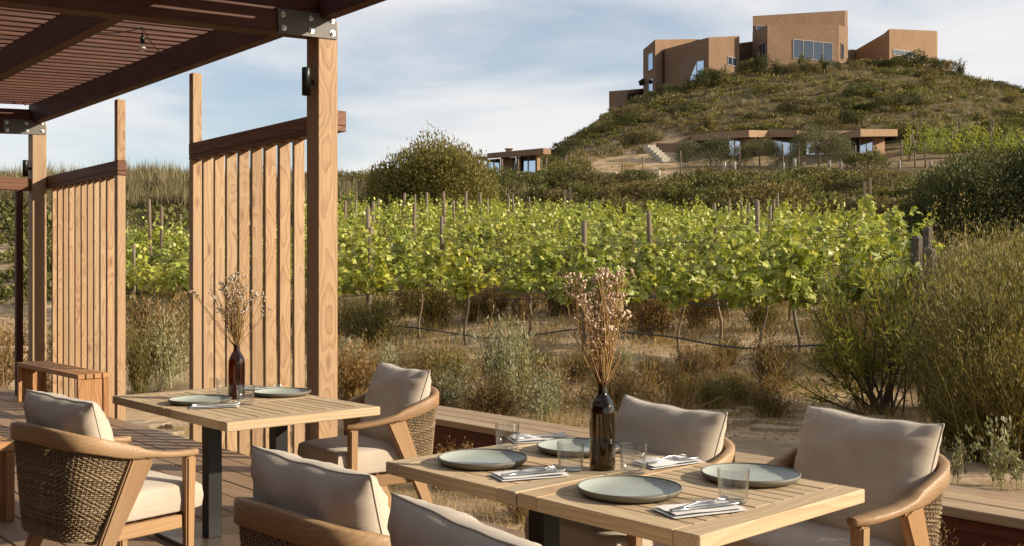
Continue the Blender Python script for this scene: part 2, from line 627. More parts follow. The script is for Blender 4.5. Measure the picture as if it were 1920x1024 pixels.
# foliage
M['vine'] = leafmat('vine_leaf', [(0.0, (0.17, 0.215, 0.034)), (0.35, (0.31, 0.355, 0.056)), (0.7, (0.43, 0.46, 0.095)), (1.0, (0.56, 0.55, 0.18))], 0.30, 0.42, 0.4)
M['scrub_green'] = leafmat('olive_scrub_leaf', [(0.0, (0.05, 0.056, 0.018)), (0.4, (0.108, 0.112, 0.034)), (0.8, (0.18, 0.172, 0.056)), (1.0, (0.25, 0.22, 0.085))], 0.3)
M['scrub_dark'] = leafmat('dark_evergreen_leaf', [(0.0, (0.035, 0.045, 0.015)), (0.5, (0.07, 0.08, 0.022)), (1.0, (0.125, 0.12, 0.035))], 0.25)
M['scrub_brown'] = leafmat('brown_heath_leaf', [(0.0, (0.075, 0.062, 0.028)), (0.5, (0.145, 0.122, 0.052)), (1.0, (0.26, 0.215, 0.105))], 0.3)
M['fynbos'] = leafmat('fynbos_needles', [(0.0, (0.09, 0.08, 0.025)), (0.4, (0.17, 0.145, 0.045)), (0.8, (0.25, 0.205, 0.07)), (1.0, (0.34, 0.265, 0.11))], 0.35)
M['fynbos_brown'] = leafmat('dry_fynbos_needles', [(0.0, (0.12, 0.075, 0.035)), (0.5, (0.21, 0.14, 0.065)), (1.0, (0.34, 0.245, 0.125))], 0.3)
M['heath_green'] = leafmat('green_heath_needles', [(0.0, (0.055, 0.055, 0.018)), (0.4, (0.15, 0.135, 0.042)), (0.8, (0.25, 0.215, 0.075)), (1.0, (0.37, 0.305, 0.135))], 0.3)
M['grey_leaf'] = leafmat('silver_green_leaf', [(0.0, (0.16, 0.17, 0.10)), (0.5, (0.25, 0.255, 0.16)), (1.0, (0.36, 0.35, 0.23))], 0.25)
M['willow'] = leafmat('narrow_bright_leaf', [(0.0, (0.13, 0.155, 0.03)), (0.5, (0.23, 0.255, 0.05)), (0.82, (0.33, 0.34, 0.085)), (1.0, (0.27, 0.15, 0.06))], 0.4)
M['tree_leaf'] = leafmat('tree_leaf', [(0.0, (0.08, 0.08, 0.022)), (0.5, (0.15, 0.14, 0.038)), (1.0, (0.25, 0.21, 0.065))], 0.3)
M['olive_leaf'] = leafmat('olive_tree_leaf', [(0.0, (0.07, 0.075, 0.035)), (0.5, (0.12, 0.12, 0.06)), (1.0, (0.20, 0.185, 0.10))], 0.25)
M['straw'] = leafmat('dry_grass_blade', [(0.0, (0.22, 0.15, 0.07)), (0.4, (0.34, 0.25, 0.12)), (0.8, (0.45, 0.345, 0.18)), (1.0, (0.20, 0.19, 0.065))], 0.35)
M['hillgrass'] = leafmat('hill_grass_blade', [(0.0, (0.09, 0.08, 0.035)), (0.35, (0.17, 0.135, 0.065)), (0.7, (0.27, 0.215, 0.12)), (1.0, (0.36, 0.30, 0.185))], 0.3)
M['stem'] = leafmat('woody_stem', [(0.0, (0.07, 0.045, 0.028)), (1.0, (0.16, 0.11, 0.07))], 0.0)
M['bark'] = leafmat('vine_bark', [(0.0, (0.10, 0.07, 0.045)), (1.0, (0.19, 0.14, 0.09))], 0.0)
M['dry_stem'] = leafmat('dried_flower_stem', [(0.0, (0.30, 0.18, 0.07)), (1.0, (0.48, 0.31, 0.13))], 0.1)
M['dry_head'] = leafmat('dried_flower_head', [(0.0, (0.46, 0.34, 0.28)), (0.5, (0.64, 0.52, 0.44)), (1.0, (0.76, 0.68, 0.59))], 0.15)

# ---------------------------------------------------------------- the land
YK = [4, 9, 13, 16, 20, 25, 30, 38, 46, 55, 65, 75, 90, 94, 100, 112, 130, 150, 175, 220, 400, 900]
TAB = {
    -900: [0, 0, 0, 0, 0, 0, 0.1, 0.9, 2, 3.6, 5.4, 7.6, 8.8, 8.88, 9, 9, 9, 8.5, 8, 7, 4, 0],
    -200: [0, 0, 0, 0, 0, 0, 0.15, 1.1, 2.4, 4.2, 6.2, 8.3, 9.3, 9.42, 9.6, 9.6, 9.4, 9, 8.5, 8, 5, 0],
    300: [0, 0, 0, 0, -0.05, -0.05, 0.25, 1.3, 2.6, 4.4, 6.4, 8.6, 9.6, 9.76, 10, 10, 10, 9.5, 9, 8, 5, 0],
    690: [0, 0, 0, 0, 0, 0.65, 1.3, 2, 2.7, 4, 5.8, 7.9, 9.4, 9.64, 10, 10.2, 10.2, 10, 9.5, 9, 5, 0],
    900: [0, 0, 0, 0, 0.3, 0.8, 1.3, 2, 2.7, 3.7, 5.4, 7.5, 9.6, 10, 10.6, 11.6, 12.5, 12.5, 12, 11, 6, 0],
    1000: [0, 0, 0, 0, 0.42, 0.83, 1.25, 1.95, 2.65, 3.5, 5.2, 7.4, 9.9, 10.42, 11.2, 13, 15.5, 17, 16, 14, 8, 0],
    1060: [0, 0, 0, 0, 0.42, 0.82, 1.24, 1.93, 2.63, 3.4, 5.1, 7.3, 9.9, 10.46, 11.3, 14.6, 19, 21.2, 21, 18, 10, 0],
    1120: [0, 0, 0, 0, 0.42, 0.81, 1.22, 1.92, 2.6, 3.4, 5.1, 7.3, 10.1, 10.74, 11.7, 15.3, 21, 25.4, 25.5, 22, 12, 0],
    1200: [0, 0, 0, 0.05, 0.42, 0.8, 1.2, 1.9, 2.6, 3.4, 5.4, 7.4, 9.3, 11.2, 12.1, 16, 23, 28.6, 29, 27, 14, 0],
    1300: [0, 0, 0, 0.08, 0.45, 0.8, 1.2, 1.95, 2.7, 3.8, 6, 7.4, 9.3, 11.7, 12.3, 16.6, 24.2, 31.2, 32, 30, 15, 0],
    1400: [0, 0, 0, 0.12, 0.5, 0.82, 1.22, 2, 2.85, 4.4, 6.5, 7.4, 9.3, 11.7, 12.4, 17, 25.2, 33.3, 34, 32.5, 16, 0],
    1500: [0, 0, 0.02, 0.18, 0.5, 0.85, 1.25, 2.05, 2.9, 4.8, 6.7, 7.4, 9.3, 11.7, 12.4, 17.2, 25.5, 33.7, 34.3, 33, 16, 0],
    1600: [0, 0, 0.05, 0.2, 0.55, 0.85, 1.22, 1.98, 3.1, 5.1, 6.8, 7.4, 9.3, 11.7, 12.6, 17.2, 25.6, 33.9, 34.3, 33, 16, 0],
    1700: [0, 0, 0.1, 0.3, 0.6, 0.9, 1.2, 1.9, 3.2, 5.3, 6.8, 7.4, 10, 11.6, 13.4, 17.3, 25.5, 33.4, 33.6, 32, 16, 0],
    1790: [0, 0, 0.12, 0.35, 0.7, 1, 1.3, 2.1, 3.3, 5.1, 6.7, 7.4, 10, 11.6, 13.7, 17.3, 25, 32.3, 32.5, 30, 15, 0],
    1920: [0, 0, 0.15, 0.4, 0.8, 1.1, 1.4, 2.2, 3.3, 4.7, 6.4, 8.4, 11.5, 12.34, 13.6, 17, 23.6, 29, 29, 27, 13, 0],
    2200: [0, 0, 0.1, 0.3, 0.6, 0.9, 1.3, 2, 3, 4.2, 6, 7.8, 10.5, 11.22, 12.3, 15, 20, 23.5, 23, 21, 10, 0],
    2900: [0, 0, 0, 0.1, 0.3, 0.5, 0.7, 1, 1.4, 1.9, 2.5, 3.2, 4.3, 4.58, 5, 5.8, 7, 8, 8, 7, 4, 0],
    4200: [0, 0, 0, 0, 0, 0, 0, 0, 0, 0.1, 0.2, 0.3, 0.5, 0.54, 0.6, 0.7, 0.8, 0.9, 1, 1, 1, 0],
}
_tk = np.array([(k - 960) / F_PX for k in TAB])
_th = np.arctan(_tk)
_tz = np.array([TAB[k] for k in TAB], float)
_lY = np.log(np.array(YK, float))
# refine: smooth the table a little over angle and over distance
_TH = np.linspace(_th[0], _th[-1], 240)
_LY = np.linspace(_lY[0], _lY[-1], 420)


def _refine():
    a = np.array([np.interp(_LY, _lY, r) for r in _tz])
    b = np.array([np.interp(_TH, _th, a[:, j]) for j in range(a.shape[1])]).T
    k = np.array([1, 2, 3, 2, 1]) / 9.0
    for _ in range(2):
        p = np.pad(b, ((2, 2), (0, 0)), 'edge')
        b = sum(k[i] * p[i:i + b.shape[0]] for i in range(5))
    p = np.pad(b, ((0, 0), (1, 1)), 'edge')
    b = sum((.25, .5, .25)[i] * p[:, i:i + b.shape[1]] for i in range(3))
    return b


_Z = _refine()


def sstep(x, a, b):
    t = np.clip((x - a) / (b - a), 0, 1)
    return t * t * (3 - 2 * t)


def height(x, y):
    x, y = np.asarray(x, float), np.asarray(y, float)
    th = np.arctan2(x, y)
    r = np.hypot(x, y)
    inside = np.abs(th) < 1.2
    yd = np.where(inside, np.maximum(r * np.cos(np.clip(th, _th[0], _th[-1])), 4.0), 4.0)
    ly = np.clip(np.log(yd), _LY[0], _LY[-1])
    fi = np.clip((th - _TH[0]) / (_TH[-1] - _TH[0]), 0, 1) * (len(_TH) - 1)
    fj = (ly - _LY[0]) / (_LY[-1] - _LY[0]) * (len(_LY) - 1)
    i0 = np.clip(fi.astype(int), 0, len(_TH) - 2)
    j0 = np.clip(fj.astype(int), 0, len(_LY) - 2)
    a, b = fi - i0, fj - j0
    z = (_Z[i0, j0] * (1 - a) * (1 - b) + _Z[i0 + 1, j0] * a * (1 - b) + _Z[i0, j0 + 1] * (1 - a) * b + _Z[i0 + 1, j0 + 1] * a * b)
    v = x * BV[0] + y * BV[1]
    z = z - 0.13 * (1 - sstep(v, 4.9, 5.35))
    # soft lumps
    lump = 0.035 * np.sin(x * 1.7 + 1.3 * np.sin(y * 0.9)) * np.sin(y * 1.45 + x * 0.4) * sstep(v, 5.4, 6.2) + 0.16 * np.sin(x * .21 + y * .13) * np.sin(y * .19 - x * .07) * sstep(yd, 45, 70)
    return z + lump


def hz(x, y):
    return float(height(np.array([x]), np.array([y]))[0])


def build_ground():
    th = np.concatenate([np.linspace(-PI, -1.0, 60, endpoint=False), np.linspace(-1.0, 1.0, 520), np.linspace(1.0, PI, 61)[1:]])
    r = np.concatenate([[0.5, 2, 3.5], np.geomspace(4.5, 18, 170), np.geomspace(18, 240, 260)[1:], np.geomspace(240, 3000, 30)[1:]])
    T, RR = np.meshgrid(th, r, indexing='ij')
    X, Y = RR * np.sin(T), RR * np.cos(T)
    Z = height(X, Y)
    n, m = T.shape
    V = np.stack([X, Y, Z], -1).reshape(-1, 3)
    i = np.arange(n - 1)[:, None] * m
    j = np.arange(m - 1)[None, :]
    F = np.stack([i + j, i + m + j, i + m + j + 1, i + j + 1], -1).reshape(-1, 4)
    t = NT('sandy_soil_and_dry_scrub')
    at = t.n.new('ShaderNodeAttribute'); at.attribute_name = 'bare'
    co = t.coords()
    big = t.noise(co, 0.55, 5, 0.6)
    med = t.noise(co, 2.7, 6, 0.65)
    fin = t.noise(co, 22.0, 6, 0.7)
    grit = t.noise(co, 120.0, 3, 0.6)
    sand = t.ramp(med, [(0.28, (0.34, 0.235, 0.14)), (0.5, (0.50, 0.365, 0.23)), (0.72, (0.58, 0.44, 0.29))])
    sand = t.mix(t.range(fin, 0.5, 0.72, 0, 0.55), sand, (0.22, 0.145, 0.085))
    litter = t.mix(t.range(fin, 0.4, 0.6), (0.15, 0.105, 0.05), (0.30, 0.225, 0.115))
    sand = t.mix(t.range(big, 0.46, 0.64, 0, 0.7), sand, litter)
    scrub = t.ramp(med, [(0.3, (0.06, 0.055, 0.024)), (0.55, (0.11, 0.085, 0.042)), (0.75, (0.17, 0.13, 0.07))])
    col = t.mix(at.outputs['Fac'], scrub, sand)
    t.principled(col, 0.95, Specular_IOR_Level=0.1)
    t.bump(t.math('ADD', t.math('MULTIPLY', fin, 0.7), t.math('MULTIPLY', grit, 0.3)), 0.9, 0.03)
    me = np_mesh('ground', V, F, t.m, True)
    px = 960 + F_PX * X / np.maximum(Y, .5)
    bare = 1 - sstep(Y, 42, 56)
    slope = sstep(Y, 84, 90) * (1 - sstep(Y, 108, 122)) * sstep(px, 925, 960) * (1 - sstep(px, 1245, 1300))
    terr = sstep(Y, 93, 96) * (1 - sstep(Y, 104, 107)) * sstep(px, 1240, 1290) * (1 - sstep(px, 1750, 1800))
    bare = np.clip(np.maximum(np.maximum(bare, slope), terr * .35), 0, 1)
    bare = np.where(np.abs(T) > 1.0, np.maximum(bare * .8, .3), bare)
    a = me.attributes.new('bare', 'FLOAT', 'POINT')
    a.data.foreach_set('value', bare.reshape(-1).astype(np.float32))
    g = put('ground', me)
    tag(g, kind='structure')


build_ground()

# ---------------------------------------------------------------- foliage meshes
def unit(v):
    return v / (np.linalg.norm(v, axis=-1, keepdims=True) + 1e-9)


def leaf_quads(C, D, N, L, Wd, fold=0.18):
    """diamond leaves: C base points, D direction, N normal, L length, Wd width"""
    D = unit(D)
    S = unit(np.cross(D, N))
    Nn = np.cross(S, D)
    L = np.asarray(L)[:, None] * np.ones((len(C), 1))
    Wd = np.asarray(Wd)[:, None] * np.ones((len(C), 1))
    a = C
    b = C + D * L * .45 + S * Wd * .5 + Nn * Wd * fold
    c = C + D * L
    d = C + D * L * .45 - S * Wd * .5 + Nn * Wd * fold
    V = np.stack([a, b, c, d], 1).reshape(-1, 3)
    F = np.arange(len(C))[:, None] * 4 + np.array([[0, 1, 2, 3]])
    return V, F


LOBE = np.array([(0, 0), (.30, -.10), (.52, .18), (.36, .34), (.50, .62), (.20, .62), (0, 1.0), (-.20, .62), (-.50, .62), (-.36, .34), (-.52, .18), (-.30, -.10)])


def vine_leaves(C, D, N, L):
    D = unit(D)
    S = unit(np.cross(D, N))
    Nn = np.cross(S, D)
    k = len(LOBE)
    cx = np.abs(LOBE[:, 0])
    pts = (C[:, None, :] + (LOBE[None, :, 1:2] * D[:, None, :] + LOBE[None, :, 0:1] * S[:, None, :] - (cx ** 2 * .9)[None, :, None] * Nn[:, None, :]) * L[:, None, None])
    mid = C + D * (L * .38)[:, None]
    V = np.concatenate([pts, mid[:, None, :]], 1).reshape(-1, 3)
    i = np.arange(len(C))[:, None, None] * (k + 1)
    j = np.arange(k)
    tri = np.stack([np.full(k, k), j, (j + 1) % k], -1)[None]
    return V, (i + tri).reshape(-1, 3)


def blades(B, D, L, Wd, bend, rng):
    """grass or needle stems: base B, direction D, bending over along horizontal random vectors"""
    n = len(B)
    D = unit(D)
    h = np.stack([rng.normal(size=n), rng.normal(size=n), np.zeros(n)], -1)
    S = unit(np.cross(D, unit(h + 1e-3)))
    L, Wd = np.asarray(L)[:, None], np.asarray(Wd)[:, None]
    out = unit(np.stack([D[:, 0], D[:, 1], np.zeros(n)], -1) + 1e-6)
    b = np.asarray(bend)[:, None]
    m = B + D * L * .55 + out * b * L * .12
    t = B + D * L * .95 + out * b * L * .45 - np.array([0, 0, 1.0]) * b * L * .15
    V = np.stack([B - S * Wd * .5, B + S * Wd * .5, m + S * Wd * .4, m - S * Wd * .4, t], 1).reshape(-1, 3)
    i = np.arange(n)[:, None] * 5
    return V, i + np.array([[0, 1, 2, 3]]), i + np.array([[3, 2, 4]])


def sph_dirs(n, rng, zmin=-0.2):
    z = rng.uniform(zmin, 1, n)
    a = rng.uniform(0, 2 * PI, n)
    s = np.sqrt(1 - z * z)
    return np.stack([s * np.cos(a), s * np.sin(a), z], -1)


def dome_bush(name, mat, seed, n, lumps, leaf, lw=0.55, inner=0.15, rmin=.26, rmax=.42):
    """full crown within a unit dome: lumps packed to its skin, a ragged outline, dark gaps between the lumps"""
    rng = np.random.default_rng(seed)
    a = rng.uniform(0, 2 * PI, lumps)
    q = np.sqrt(rng.uniform(0, 1, lumps)) * .78
    zc = np.sqrt(np.clip(1 - (q / .98) ** 2, 0, 1)) * np.where(rng.random(lumps) < .7, rng.uniform(.52, .72, lumps), rng.uniform(.15, .5, lumps))
    c = np.stack([q * np.cos(a), q * np.sin(a), zc], -1)
    r = rng.uniform(rmin, rmax, lumps)
    which = rng.choice(lumps, n, p=r ** 2 / (r ** 2).sum())
    d = sph_dirs(n, rng, -.6)
    ax = unit(c[which] - np.array([0, 0, .05]))
    dp = (d * ax).sum(-1)
    d = np.where((dp < -.15)[:, None], d - 2 * dp[:, None] * ax, d)
    rad = np.where(rng.random(n) < inner, rng.uniform(.4, .85, n), np.where(rng.random(n) < .07, rng.uniform(1.1, 1.32, n), rng.uniform(.80, 1.12, n)))
    # small scale lumpiness
    w = 1 + .13 * np.sin(d[:, 0] * 9 + which) * np.sin(d[:, 1] * 8 + 2 * which) * np.sin(d[:, 2] * 9)
    P = c[which] + d * (r[which] * rad * w)[:, None]
    P[:, 2] = np.maximum(P[:, 2], .01)
    D = unit(d + rng.normal(0, .65, (n, 3)) + np.array([0, 0, .25]))
    N = unit(d + rng.normal(0, .45, (n, 3)))
    L = leaf * rng.uniform(.6, 1.4, n)
    s = Soup()
    s.add(*leaf_quads(P, D, N, L, L * lw))
    return s.mesh(name, mat)


def leafy_bush(name, mat, seed, n=900, lumps=9, leaf=0.10, flat=0.75, spread=0.6, lw=0.55, inner=0.25):
    """rounded shrub about 1 m in radius, standing on z = 0: lumps of small leaves with gaps between"""
    rng = np.random.default_rng(seed)
    c = np.stack([rng.normal(0, spread * .55, lumps), rng.normal(0, spread * .55, lumps), rng.uniform(.22, .85, lumps) * flat], -1)
    r = rng.uniform(.26, .5, lumps)
    which = rng.choice(lumps, n, p=r ** 2 / (r ** 2).sum())
    d = sph_dirs(n, rng, -.75)
    rad = np.where(rng.random(n) < inner, rng.uniform(.3, .8, n), rng.uniform(.8, 1.1, n))
    P = c[which] + d * (r[which] * rad)[:, None] * np.array([1, 1, .85])
    P[:, 2] = np.maximum(P[:, 2], .02)
    D = unit(d + rng.normal(0, .6, (n, 3)) + np.array([0, 0, .35]))
    N = unit(d + rng.normal(0, .5, (n, 3)))
    L = leaf * rng.uniform(.6, 1.4, n)
    s = Soup()
    s.add(*leaf_quads(P, D, N, L, L * lw))
    return s.mesh(name, mat)


def fynbos_bush(name, mat, seed, stems=90, twigs=26, h=1.0, spread=.5, leaf=.035, lw=.22, arch=.3):
    """heath-like shrub: many stems fanning up from the foot, each feathered with needle leaves"""
    rng = np.random.default_rng(seed)
    s = Soup()
    a = rng.uniform(0, 2 * PI, stems)
    tilt = np.abs(rng.normal(0, spread, stems))
    L = h * rng.uniform(.55, 1.1, stems) * (1 - .25 * np.clip(tilt, 0, 1))
    D = np.stack([np.sin(tilt) * np.cos(a), np.sin(tilt) * np.sin(a), np.cos(tilt)], -1)
    B = np.stack([.09 * h * rng.normal(size=stems), .09 * h * rng.normal(size=stems), np.zeros(stems)], -1)
    v, f4, f3 = blades(B, D, L, np.full(stems, .012 * h), rng.uniform(0, arch, stems), rng)
    s.add(v, f4); s.n  # noqa
    s.F.setdefault(3, []).append(f3 + (s.n - len(v)))
    t = rng.uniform(.22, 1.0, (stems, twigs)) ** .8
    out = unit(np.stack([D[:, 0], D[:, 1], 0 * a], -1) + 1e-6)
    P = B[:, None] + D[:, None] * (L[:, None] * t)[..., None] + out[:, None] * (arch * .3 * L[:, None] * t ** 2)[..., None]
    P = (P + rng.normal(0, .035 * h, P.shape)).reshape(-1, 3)
    DD = unit(np.repeat(D, twigs, 0) + rng.normal(0, .42, P.shape) + np.array([0, 0, .25]))
    NN = rng.normal(size=P.shape)
    ll = leaf * h * rng.uniform(1.0, 2.6, len(P))
    P[:, 2] = np.maximum(P[:, 2], .01)
    s.add(*leaf_quads(P, DD, NN, ll, ll * lw))
    return s.mesh(name, mat)


def grass_tuft(name, mat, seed, n=26, h=.35, w=.008, spread=.45):
    rng = np.random.default_rng(seed)
    a = rng.uniform(0, 2 * PI, n)
    tl = np.abs(rng.normal(0, spread, n))
    D = np.stack([np.sin(tl) * np.cos(a), np.sin(tl) * np.sin(a), np.cos(tl)], -1)
    B = np.stack([rng.normal(0, .05, n), rng.normal(0, .05, n), np.zeros(n)], -1)
    s = Soup()
    v, f4, f3 = blades(B, D, h * rng.uniform(.5, 1.1, n), np.full(n, w), rng.uniform(0, .8, n), rng)
    s.add(v, f4)
    s.F.setdefault(3, []).append(f3)
    return s.mesh(name, mat)


def scatter_blades(P, per, h, w, spread, rng, clump=.12, bend=.7, hv=None):
    """one big array of blades: P (n,3) tuft positions"""
    n = len(P) * per
    B = np.repeat(P, per, 0)
    B[:, :2] += rng.normal(0, clump, (n, 2))
    B[:, 2] = height(B[:, 0], B[:, 1]) - .01
    a = rng.uniform(0, 2 * PI, n)
    tl = np.abs(rng.normal(0, spread, n))
    D = np.stack([np.sin(tl) * np.cos(a), np.sin(tl) * np.sin(a), np.cos(tl)], -1)
    hh = (np.repeat(hv, per) if hv is not None else h) * rng.uniform(.5, 1.15, n)
    ww = (np.repeat(w, per) if np.ndim(w) else np.full(n, w))
    return blades(B, D, hh, ww, rng.uniform(0, bend, n), rng)


# ---------------------------------------------------------------- buildings on the hill
def win_grid(parent, p0, p1, z0, z1, n, name='window', depth=.10, frame=.09, rows=1, out=None, mat=None, zslope=0.0):
    """a glazed opening standing a little proud of a wall between two plan points: frame bars and separate panes"""
    d = Vector((p1[0] - p0[0], p1[1] - p0[1], 0))
    L = d.length
    d.normalize()
    nrm = Vector((d.y, -d.x, 0))           # to the viewer for a wall running left to right
    ang = math.atan2(d.y, d.x)
    c = Vector((p0[0], p0[1], 0)) + nrm * .03
    bm = bmesh.new()

    def bar(x0, x1, a, b, dep=depth):
        g = bmesh.ops.create_cube(bm, size=1.0)['verts']
        bmesh.ops.scale(bm, vec=(x1 - x0, dep, b - a), verts=g)
        bmesh.ops.translate(bm, vec=((x0 + x1) / 2, -dep / 2, (a + b) / 2), verts=g)
    H = z1 - z0
    bar(0, L, 0, frame); bar(0, L, H - frame, H)
    for k in range(n + 1):
        x = (L - frame) * k / n
        bar(x, x + frame, frame, H - frame)
    wf = put(name, bm_mesh('window_frame', bm, M['frame_al']), parent, (c.x, c.y, z0), (0, 0, ang))
    for k in range(n):
        x0 = (L - frame) * k / n + frame
        x1 = (L - frame) * (k + 1) / n
        pm = bmesh.new()
        g = bmesh.ops.create_cube(pm, size=1.0)['verts']
        bmesh.ops.scale(pm, vec=(x1 - x0, .02, H - 2 * frame), verts=g)
        rngw = random.Random(k * 7 + int(L * 100))
        put('pane', bm_mesh('pane', pm, mat or M['pane']), wf, ((x0 + x1) / 2, -.03, H / 2), (rngw.uniform(-.01, .01), 0, rngw.uniform(-.012, .012)))
    return wf


def block(parent, name, pts, mat, base=None, cap=True):
    """pts = [(px, Y, py_top)] seen from the terrace, in plan order; bottom goes into the slope"""
    P = [WP(a, c, b) for a, b, c in pts]
    lo = min(hz(p.x, p.y) for p in P) - 2.5 if base is None else base
    bm = bmesh.new()
    prism_bm(bm, [(p.x, p.y) for p in P], lo, [p.z for p in P])
    return put(name, bm_mesh(name, bm, mat), parent)


def zat(py, y): return CAM_H + (520 - py) / F_PX * y


def xy(px, y): return ((px - 960) / F_PX * y, y)


house = thing('hilltop_house', 'angular earth-coloured house of several wings crowning the scrubby hill', 'house', (0, 0, 0))
# main block with its big window, and the taller wing behind it
MW = block(house, 'wing', [(1439, 146, 46.5), (1573, 150.5, 46.5), (1590, 155, 53), (1590, 163, 53), (1411, 163, 60), (1411, 151, 60)], M['stucco'])
block(house, 'wing', [(1411.5, 151.6, 30), (1584, 156, 19.6), (1589.5, 158.5, 19.6), (1589.5, 172, 21), (1411.5, 172, 31)], M['stucco'])
a, b = xy(1486, 147.58), xy(1561, 150.1)
win_grid(house, a, b, zat(113, 148.8), zat(77, 148.8), 4)
win_grid(house, xy(1576, 151.3), xy(1581, 152.6), zat(112, 152), zat(82, 152), 1)
win_grid(house, xy(1424, 148.69), xy(1436, 146.55), zat(110, 147.4), zat(81, 147.4), 2)
win_grid(house, xy(1417, 151.6), xy(1433.5, 152.05), zat(61, 151.8), zat(47.5, 151.8), 1)
# left wings stepping down the slope
block(house, 'wing', [(1206, 150, 93), (1228.5, 146, 74.2), (1246, 148.5, 76), (1300, 158, 73), (1312, 166, 74), (1206, 168, 93)], M['stucco'])
win_grid(house, xy(1215.5, 148.4), xy(1225.5, 146.55), zat(132, 147.4), zat(99, 147.4), 1, mat=M['pane_sky'])
win_grid(house, xy(1216.5, 148.2), xy(1225.5, 146.55), zat(175, 147.4), zat(148, 147.4), 1, mat=M['pane_sky'])
block(house, 'wing', [(1246.3, 147.5, 92), (1329, 142.5, 70), (1386.5, 147.5, 67.3), (1386.5, 160, 68), (1250, 162, 92)], M['stucco'])
win_grid(house, xy(1280, 145.55), xy(1321, 143.0), zat(151, 144), zat(115, 144), 3, mat=M['pane_sky'])
win_grid(house, xy(1363.5, 145.52), xy(1380, 146.98), zat(123, 146), zat(106.5, 146), 2)
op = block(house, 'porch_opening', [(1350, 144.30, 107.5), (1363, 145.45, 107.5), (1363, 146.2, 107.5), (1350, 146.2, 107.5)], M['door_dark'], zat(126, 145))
block(house, 'wing', [(1386, 157, 81), (1412, 158, 77.5), (1412, 166, 78), (1386, 166, 81)], M['stucco'])
# right wing
block(house, 'wing', [(1592, 168, 101), (1657.5, 158, 63), (1667.5, 157, 54), (1756.5, 162, 58), (1758, 172, 60), (1592, 176, 101)], M['stucco_pale'])
win_grid(house, xy(1674.5, 157.4), xy(1713, 159.6), zat(106, 158.4), zat(94.5, 158.4), 2)
block(house, 'wing', [(1588, 165, 93), (1604, 166, 93), (1604, 170, 93), (1588, 170, 93)], M['stucco'])
block(house, 'garden_wall', [(1756, 160, 117), (1784, 161, 113), (1784, 163, 113), (1756, 163, 117)], M['stucco_pale'])
# low block at the far left
block(house, 'wing', [(1142, 150, 171.5), (1176, 148, 171), (1206, 153, 166), (1206, 166, 166), (1142, 164, 171)], M['stucco'])
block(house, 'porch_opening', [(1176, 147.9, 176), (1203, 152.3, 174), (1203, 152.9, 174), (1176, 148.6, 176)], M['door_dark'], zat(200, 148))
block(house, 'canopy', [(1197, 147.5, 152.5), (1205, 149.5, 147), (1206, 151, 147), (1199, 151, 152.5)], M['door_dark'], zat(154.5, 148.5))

# long low pavilion on the terrace
pav = thing('long_pavilion', 'long low earth-rendered pavilion with zigzag roof edge below the hill', 'house', (0, 0, 0))
PT = [(1296, 109, 255, 265), (1335, 106, 248, 262), (1404.5, 101, 243.8, 257), (1440, 103.5, 244.9, 257.2), (1495, 101.5, 243.9, 256.5), (1512, 103.5, 247, 259), (1583, 103.5, 248.5, 260), (1613.6, 97.5, 241.7, 256), (1683, 101, 242.4, 255.3), (1679, 112, 246, 258), (1296, 116, 255, 264)]
bm = bmesh.new()
P2 = [xy(p[0], p[1]) for p in PT]
prism_bm(bm, P2, [zat(p[3], p[1]) for p in PT], [zat(p[2], p[1]) for p in PT])
put('roof', bm_mesh('roof', bm, M['stucco_pale']), pav)


def wall_run(parent, pts, ytop_py, mat, ybot=None):
    P = [xy(*p) for p in pts]
    bm = bmesh.new()
    zb = min(hz(*p) for p in P) - 1.0
    prism_bm(bm, P, zb, [zat(ytop_py, p[1]) for p in pts])
    return put('wall', bm_mesh('wall', bm, mat), parent)


wall_run(pav, [(1388, 103.2), (1408, 102.6), (1408, 108), (1388, 108)], 259.5, M['stucco'])
wall_run(pav, [(1418, 104), (1448, 105), (1448, 108), (1418, 108)], 259.5, M['stucco'])
wall_run(pav, [(1548, 104.6), (1596, 101.6), (1596, 108), (1548, 108)], 259.6, M['stucco'])
wall_run(pav, [(1637.5, 101.2), (1659, 102.6), (1659, 109), (1637.5, 109)], 257, M['stucco_pale'])
wall_run(pav, [(1230, 108), (1290, 107), (1290, 110), (1230, 110)], 268.5, M['stucco'])
win_grid(pav, xy(1366, 104.6), xy(1389.5, 104), zat(310, 104), zat(260.5, 104), 2, mat=M['pane_sky'])
win_grid(pav, xy(1449, 104.6), xy(1500, 104), zat(312, 104), zat(260, 104), 3, mat=M['pane_sky'])
win_grid(pav, xy(1510, 104.8), xy(1548, 104.9), zat(308, 104.8), zat(261, 104.8), 2, mat=M['pane_sky'])
win_grid(pav, xy(1611, 101.4), xy(1637.5, 101.0), zat(289, 101.2), zat(257.5, 101.2), 2, mat=M['pane_sky'])
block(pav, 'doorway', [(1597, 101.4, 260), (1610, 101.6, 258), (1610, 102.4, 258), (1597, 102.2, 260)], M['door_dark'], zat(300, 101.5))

# small pavilion at the left
pv2 = thing('small_pavilion', 'small flat-roofed pavilion with tall windows beside the big round tree', 'house', (0, 0, 0))
bm = bmesh.new()
PT = [(913, 99, 287.6, 297.5), (1018.8, 94, 277.5, 289), (1033, 98, 279, 289.5), (1033, 106, 280, 290), (913, 106, 287.6, 297.5)]
prism_bm(bm, [xy(p[0], p[1]) for p in PT], [zat(p[3], p[1]) for p in PT], [zat(p[2], p[1]) for p in PT])
put('roof', bm_mesh('roof', bm, M['stucco']), pv2)
bm = bmesh.new()
PT = [(890, 100.5, 294, 299), (914, 99.4, 293.5, 302), (914, 106, 293.5, 302), (890, 106, 294, 299)]
prism_bm(bm, [xy(p[0], p[1]) for p in PT], [zat(p[3], p[1]) for p in PT], [zat(p[2], p[1]) for p in PT])
put('roof', bm_mesh('roof', bm, M['stucco']), pv2)
wall_run(pv2, [(939, 99.6), (961, 98.6), (961, 104), (939, 104)], 295, M['stucco'])
